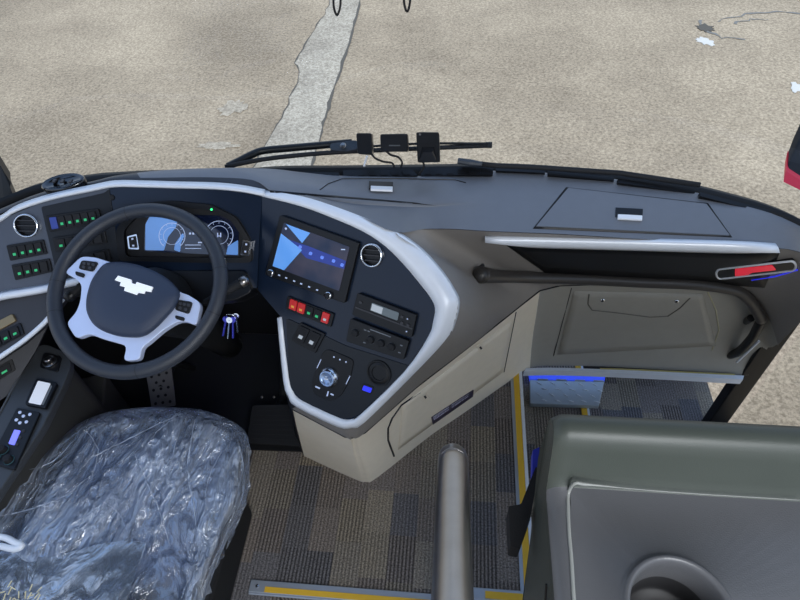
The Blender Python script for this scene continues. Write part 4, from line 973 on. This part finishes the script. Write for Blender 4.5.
# wipers
def wz(x, y, z=.95): return P(x, y, z)
t = thing('windshield_wiper', 'long black wiper arm and blade lying across the windshield base', 'wiper', wz(300, 158))
m = M(); m.tube(cr([wz(228, 166.5), wz(240, 160.5), wz(253, 154), wz(264, 150.5), wz(290, 148), wz(330, 144.5), wz(352, 142.5)], 4), .0105, 8); m.build('wiper_arm', black_m, t, smooth=True)
m = M(); plate(m, [(330, 143.5), (354, 140), (358, 141), (358, 149), (346, 151.5), (330, 150)], Pl(wz(340, 146, .965), (0, -.5, 1)), -.006, .006, 2); m.build('wiper_joint', mat('wiper_grey', (48, 52, 58), .4), t, bevel=.001)
m = M(); m.lathe(wz(343, 145.5, .975), (0, -.5, 1), [(0, .004), (.007, .003), (.009, 0)], 14); m.build('joint_pin', steel_m, t)
m = M(); m.tube(cr([wz(225, 167, .955), wz(262, 159.5, .955), wz(310, 154.2, .955), wz(360, 151, .955), wz(420, 148.5, .955), wz(488, 145.5, .955)], 4), .0065, 8)
m.tube(cr([wz(360, 147, .965), wz(420, 143.6, .965), wz(488, 143.6, .965)], 4), .0035, 6); m.tube([wz(486, 145, .955), wz(492, 145, .955)], .0085, 8); m.build('wiper_blade', rub_m, t, smooth=True)
t = thing('windshield_wiper', 'short end of the passenger wiper resting beside the dash edge', 'wiper', wz(470, 163))
m = M(); m.tube([wz(462, 162, .96), wz(495, 165.5, .96), wz(540, 167.5, .955), wz(620, 173, .955), wz(700, 185, .95)], .007, 8); m.build('wiper_blade', rub_m, t, smooth=True)
m = M(); m.tube([wz(458, 160.8, .97), wz(470, 162.5, .97), wz(482, 164, .97)], [.008, .009, .006], 8); m.build('wiper_tip', mat('wiper_grey2', (56, 60, 66), .4), t)

# three devices on the windshield
def device(q, yv, dep, label, extra):
    f = [PY(x, y, yv) for x, y in rp(q, 2)]
    t = thing('windshield_camera', label, 'camera', f[0])
    m = M(); m.prism([p+V((0, dep, -dep*.72)) for p in f], f); m.build('housing', mat('device_black', (24, 26, 30), .3), t, bevel=.003)
    if extra == 1:
        m = M(); f2 = [PY(x, y, yv-.001) for x, y in ((389, 144.8), (400, 145), (400, 146), (389, 145.8))]; m.prism([p+V((0, .003, 0)) for p in f2], [p-V((0, .001, 0)) for p in f2]); m.build('name_strip', mat('mid_dark', (84, 88, 92), .4), t)
    if extra == 2:
        m = M(); f2 = [PY(x, y, yv) for x, y in ((422, 147), (434, 147), (437, 160), (419, 160))]; m.prism(f2, [f2[0].lerp(f2[2], .1)-V((0, .018, 0)), f2[1].lerp(f2[3], .1)-V((0, .018, 0)), f2[2]-V((0, .008, 0)), f2[3]-V((0, .008, 0))]); m.build('front_bulge', mat('device_black2', (30, 32, 36), .25), t)
        m = M(); m.lathe(PY(420, 134.5, yv-.002), (0, -1, 0), [(0, .002), (.003, .001), (.003, 0)], 10); m.build('small_lens', steel_m, t)
    m = M(); cx = sum(p[0] for p in q)/4; cy = sum(p[1] for p in q)/4; p = PY(cx, cy, yv+dep*.5); m.box(p+V((0, .03, -.02)), (.02, .04, .02)); m.build('mount', black_m, t)
    return t
device([(356, 133), (371.5, 133), (372, 155), (357.5, 154)], 1.29, .03, 'narrow upright black device at the left of three on the windshield', 0)
device([(380, 134), (407.5, 133.5), (408, 151.5), (380.5, 151.5)], 1.29, .03, 'wide flat black device in the middle of three on the windshield', 1)
device([(416, 132), (439, 132), (440, 162), (417.5, 162.5)], 1.28, .04, 'tall black device at the right of three on the windshield', 2)
for pts, lb in (([(371, 153), (375, 158), (383, 161.5), (392, 163), (394, 167)], 'black cable curling down from the left windshield device'), ([(386, 151), (391, 155), (398, 157), (402, 162), (401, 167)], 'black cable looping down from the middle windshield device'), ([(422, 160), (424, 165), (423, 169), (419, 174)], 'short black cable below the right windshield device')):
    m = M(); m.tube(cr([PY(x, y, 1.30) for x, y in pts], 5), .0028, 6); tag(m.build('cable', rub_m, smooth=True), lb, 'cable')
m = M(); m.tube([PY(367, 156, 1.33), PY(364, 166, 1.33)], .003, 6); tag(m.build('bracket_rod', white_m), 'thin pale rod below the left windshield device', 'rod')
# hanging loops
for cx, yb_, w, lb in ((337, 14, 3.6, 'thin black cord loop hanging at the top, left one'), (407, 10.5, 3.2, 'thin black cord loop hanging at the top, right one')):
    m = M(); m.tube(cr([PY(cx-w, -60, 1.2)+V((0, 0, .75)), PY(cx-w, -60, 1.2), PY(cx-w, -10, 1.2), PY(cx-w+.3, yb_-8, 1.2), PY(cx-1, yb_, 1.2), PY(cx+1, yb_, 1.2), PY(cx+w-.3, yb_-8, 1.2), PY(cx+w, -10, 1.2), PY(cx+w, -60, 1.2), PY(cx+w, -60, 1.2)+V((0, 0, .75))], 4), .0024, 6); tag(m.build('hanging_loop', rub_m, smooth=True), lb, 'cord')
# outside mirror on the right
t = thing('outside_mirror', 'black and red outside mirror housing at the right edge', 'mirror', PD(800, 165, 2.2))
q = [(800, 138), (791, 158), (786, 172), (800, 181), (840, 200), (850, 120)]
f = [PD(x, y, 2.2) for x, y in q]; m = M(); m.prism(f, [p+V((.03, .10, .02)) for p in f]); m.build('mirror_housing', rub_m, t, bevel=.008)
f = [PD(x, y, 2.19) for x, y in ((786, 171), (800, 180), (840, 198), (840, 208), (800, 190), (783.5, 182))]; m = M(); m.prism(f, [p+V((.03, .1, .02)) for p in f]); m.build('red_edge', mat('mirror_red', (214, 30, 58), .4, emit=.1), t)

# ================================================================== NEAR RAIL AND TRAY
t = thing('stair_handrail', 'brushed steel handrail with rounded front end in the aisle', 'handrail', (.0, .2, 0))
r_ = [PD(452, 900, .22), PD(452, 760, .335), PD(452.5, 680, .39), PD(452.5, 600, .455), PD(452.5, 525, .54), PD(453, 470, .62)]
e = r_[-1]; d = (r_[-1]-r_[-2]).normalized(); dn = V((0, 0, -1))
for a in (15, 35, 55, 75, 90):
    a = math.radians(a); rb_ = .045; r_.append(e+d*(rb_*math.sin(a))+dn*(rb_*(1-math.cos(a))))
l = r_[-1]; r_ += [l+V((0, 0.0, -.12)), l+V((0, 0, -.5)), V((l.x, l.y, -.2))]
m = M(); m.tube(cr(r_, 4), .0165, 24); m.build('rail', steel_m, t, smooth=True)
m = M(); m.lathe((l.x, l.y, -.2), (0, 0, 1), [(.04, 0), (.04, .008), (.018, .014)], 24); m.build('floor_flange', steel_m, t, smooth=False)

t = thing('front_partition', 'grey moulded tray partition with cup holder at the bottom right', 'partition', (.6, .1, 0))
TX0 = .112; TX1 = 1.10
a1 = P(549, 415, 1.345); yr = a1.y
def sec(x, dx=0):
    return [V((x, yr+.02, .0)), V((x, yr+.012, 1.25)), V((x, yr+.010, 1.325)), V((x, yr+.004, 1.342)), V((x, yr-.008, 1.347)), V((x, yr-.024, 1.343)), V((x, yr-.034, 1.332)), V((x, yr-.052, 1.312)), V((x, yr-.060, 1.305)), V((x, yr-.066, 1.300)),
            V((x, yr-.070, 1.299)), V((x, -.35, 1.285))]
# tray top: heightfield with cup holder
def hz(y):
    prof = [(yr+.012, 1.25), (yr+.010, 1.325), (yr+.004, 1.342), (yr-.006, 1.347), (yr-.018, 1.345), (yr-.026, 1.336), (yr-.034, 1.312), (yr-.046, 1.278), (yr-.056, 1.271), (-.40, 1.26)]
    for (y0, z0), (y1, z1) in zip(prof, prof[1:]):
        if y <= y0 and y >= y1: return z0+(z1-z0)*(y0-y)/(y0-y1)
    return prof[0][1] if y > yr else 1.26
ys = [yr+.012, yr+.011, yr+.010, yr+.007, yr+.004, yr-.001, yr-.006, yr-.012, yr-.018, yr-.022, yr-.026, yr-.030, yr-.034, yr-.040, yr-.046, yr-.051, yr-.056]
cup = P(680, 612, 1.27); cr_o = (P(736, 612, 1.27)-cup).length; 
xs_ = [TX0, TX0+.002, TX0+.008, TX0+.016]+[TX0+.016+(TX1-TX0-.016)*i/40 for i in range(1, 41)]
def edge(x): # rounded left shoulder
    d_ = x-TX0; return -.010*max(0, 1-d_/.012)**2
m = M(); m.grid([[V((x, y, hz(y)+edge(x))) for x in xs_] for y in ys]); m.build('top_ridge', tray_m, t, smooth=True)
# left rim of tray and floor with a recess
m = M(); nx0 = TX0+.016
yy = [yr-.048-(i*.012) for i in range(40)]
m.grid([[V((x, y, hz(y)+edge(x))) for x in xs_[:4]+[TX0+.024]] for y in yy]); m.build('tray_rim', tray2_m, t, smooth=True)
# tray floor grid with cup hole (polar patch + outer ring to rectangle)
X0 = TX0+.024; X1 = TX1; Y1 = yr-.048; Y0 = yy[-1]
K = 64; rings = []
def rectpt(a):
    dx, dy = math.cos(a), math.sin(a); ts = []
    if dx > 1e-6: ts.append((X1-cup.x)/dx)
    if dx < -1e-6: ts.append((X0-cup.x)/dx)
    if dy > 1e-6: ts.append((Y1-cup.y)/dy)
    if dy < -1e-6: ts.append((Y0-cup.y)/dy)
    t_ = min(ts); return V((cup.x+dx*t_, cup.y+dy*t_, 0))
angs = sorted([2*math.pi*i/K for i in range(K)]+[math.atan2(y-cup.y, x-cup.x) % (2*math.pi) for x in (X0, X1) for y in (Y0, Y1)])
K = len(angs); RR = cr_o
m = M(); rings = [[V((p.x, p.y, hz(p.y))) for p in [rectpt(a) for a in angs]]]
for rad, dz in ((RR*1.05, 0), (RR, .004), (RR*.95, .0062), (RR*.90, .005), (RR*.865, 0), (RR*.85, -.008), (RR*.82, -.035)):
    rings.append([V((cup.x+rad*math.cos(a), cup.y+rad*math.sin(a), hz(cup.y)+dz)) for a in angs])
m.add([p for r in rings for p in r], [(k*K+i, k*K+(i+1) % K, (k+1)*K+(i+1) % K, (k+1)*K+i) for k in range(len(rings)-1) for i in range(K)]); m.build('tray_floor', tray2_m, t, smooth=True)
m = M(); cr2 = []
for rad, dz in ((RR*.82, -.035), (RR*.80, -.06), (RR*.74, -.066), (RR*.4, -.067), (.001, -.067)):
    cr2.append([V((cup.x+rad*math.cos(a), cup.y+rad*math.sin(a), hz(cup.y)+dz)) for a in angs])
m.add([p for r in cr2 for p in r], [(k*K+i, k*K+(i+1) % K, (k+1)*K+(i+1) % K, (k+1)*K+i) for k in range(4) for i in range(K)]); m.build('cup_holder', traydk_m, t, smooth=True)
# raised thin bead that outlines the tray floor
m = M(); bead = [(800, 500), (700, 494), (640, 489.5), (600, 485.5), (584, 484), (575, 483), (569.5, 490), (568, 500), (569, 530), (571.5, 560), (574, 600), (578, 640)]
m.tube(cr([P(x, y, hz(P(x, y, 1.272).y)+.0005) for x, y in bead], 5), [.0005+.0015*min(1, max(0, i-12)/8) for i in range((len(bead)-1)*5+1)], 8); m.build('tray_bead', mat('bead_grey', (138, 140, 136), .35), t, smooth=True)
# side wall
m = M(); sv = []
for y in ys+[yr-.1, yr-.25, -.2]:
    zt = hz(y)-.0095; sv.append([V((TX0, y, zt)), V((TX0+.001, y, zt-.02)), V((TX0+.02, y, 1.0)), V((TX0+.06, y, .5)), V((TX0+.11, y, -.19))])
m.grid(sv); m.grid([[V((TX0+(1.27-z)*.075, yr+.012, z)), V((TX1, yr+.012, z))] for z in (hz(yr+.012)-.0, .6, -.19)]); m.build('partition_wall', tray_m, t, smooth=False)
m = M(); m.tube([V((TX0+.0, P(545, 590, 1.2).y, 1.22)), V((TX0+.018, P(530, 640, 1.2).y-.02, 1.0))], .0012, 6); m.build('wall_seam', black_m, t)
t = thing('latch_bracket', 'black plastic bracket with blue strap on the side of the partition', 'bracket', PX(520, 520, TX0-.03))
bq3 = [(508.5, 506), (521, 504), (536, 466), (539, 470), (530, 520), (520, 548), (510.5, 546)]
xb = TX0-.006
m = M(); f = [PX(x, y, xb+.0) if False else PD(x, y, .83) for x, y in rp(bq3, 2)]; m.prism([p+V((0, 0, -.04)) for p in f], f); m.build('bracket_body', rub_m, t, bevel=.003)
m = M(); f = [PD(x, y, .84) for x, y in ((533, 450), (539.5, 447), (538, 480), (532, 484))]; m.prism([p+V((0, 0, -.02)) for p in f], f); m.build('blue_strap', mat('strap_blue', (44, 52, 170), .5), t)

# ================================================================== CAMERA + LIGHT
cam = bpy.data.cameras.new('camera'); co = bpy.data.objects.new('camera', cam); C.objects.link(co)
cam.sensor_fit = 'HORIZONTAL'; cam.sensor_width = 36; cam.lens = 36*F/800; cam.clip_start = .02
rot = Matrix((RT, UP, -FW)).transposed(); co.matrix_world = Matrix.Translation(CAM) @ rot.to_4x4()
bpy.context.scene.camera = co
w = bpy.data.worlds.new('sky'); bpy.context.scene.world = w; w.use_nodes = True; N = w.node_tree.nodes; L = w.node_tree.links
bg = N['Background']; tc = N.new('ShaderNodeTexCoord'); sx = N.new('ShaderNodeSeparateXYZ'); L.new(tc.outputs['Generated'], sx.inputs[0])
rmp = N.new('ShaderNodeValToRGB'); L.new(sx.outputs[2], rmp.inputs[0]); e = rmp.color_ramp
e.elements[0].position = 0; e.elements[0].color = (.85, .92, 1, 1); e.elements[1].position = .8; e.elements[1].color = (.35, .56, 1, 1)
L.new(rmp.outputs[0], bg.inputs[0]); bg.inputs[1].default_value = 1.15
sd = bpy.data.lights.new('sun', 'SUN'); sd.energy = 2.7; sd.angle = .01; sd.color = (1, .955, .88); so = bpy.data.objects.new('sun', sd); C.objects.link(so)
so.rotation_euler = V((.1, -.45, .89)).to_track_quat('Z', 'Y').to_euler()
al = bpy.data.lights.new('fill_light', 'AREA'); al.shape = 'RECTANGLE'; al.size = .9; al.size_y = 1.4; al.energy = 56; al.color = (.93, .96, 1); ao = bpy.data.objects.new('fill_light', al); C.objects.link(ao); ao.location = (.55, -.7, 2.3); ao.rotation_euler = (math.radians(32), math.radians(8), 0)  # added fill, no visible source, brightens the rear-facing dash panels
pl_ = bpy.data.lights.new('footwell_glow', 'POINT'); pl_.energy = .5; pl_.color = (.3, .3, 1); pl_.shadow_soft_size = .03; po = bpy.data.objects.new('footwell_glow', pl_); C.objects.link(po); po.location = P(205, 330, .45)
sc = bpy.context.scene; sc.view_settings.view_transform = 'Standard'; sc.view_settings.look = 'None'; sc.view_settings.exposure = 0
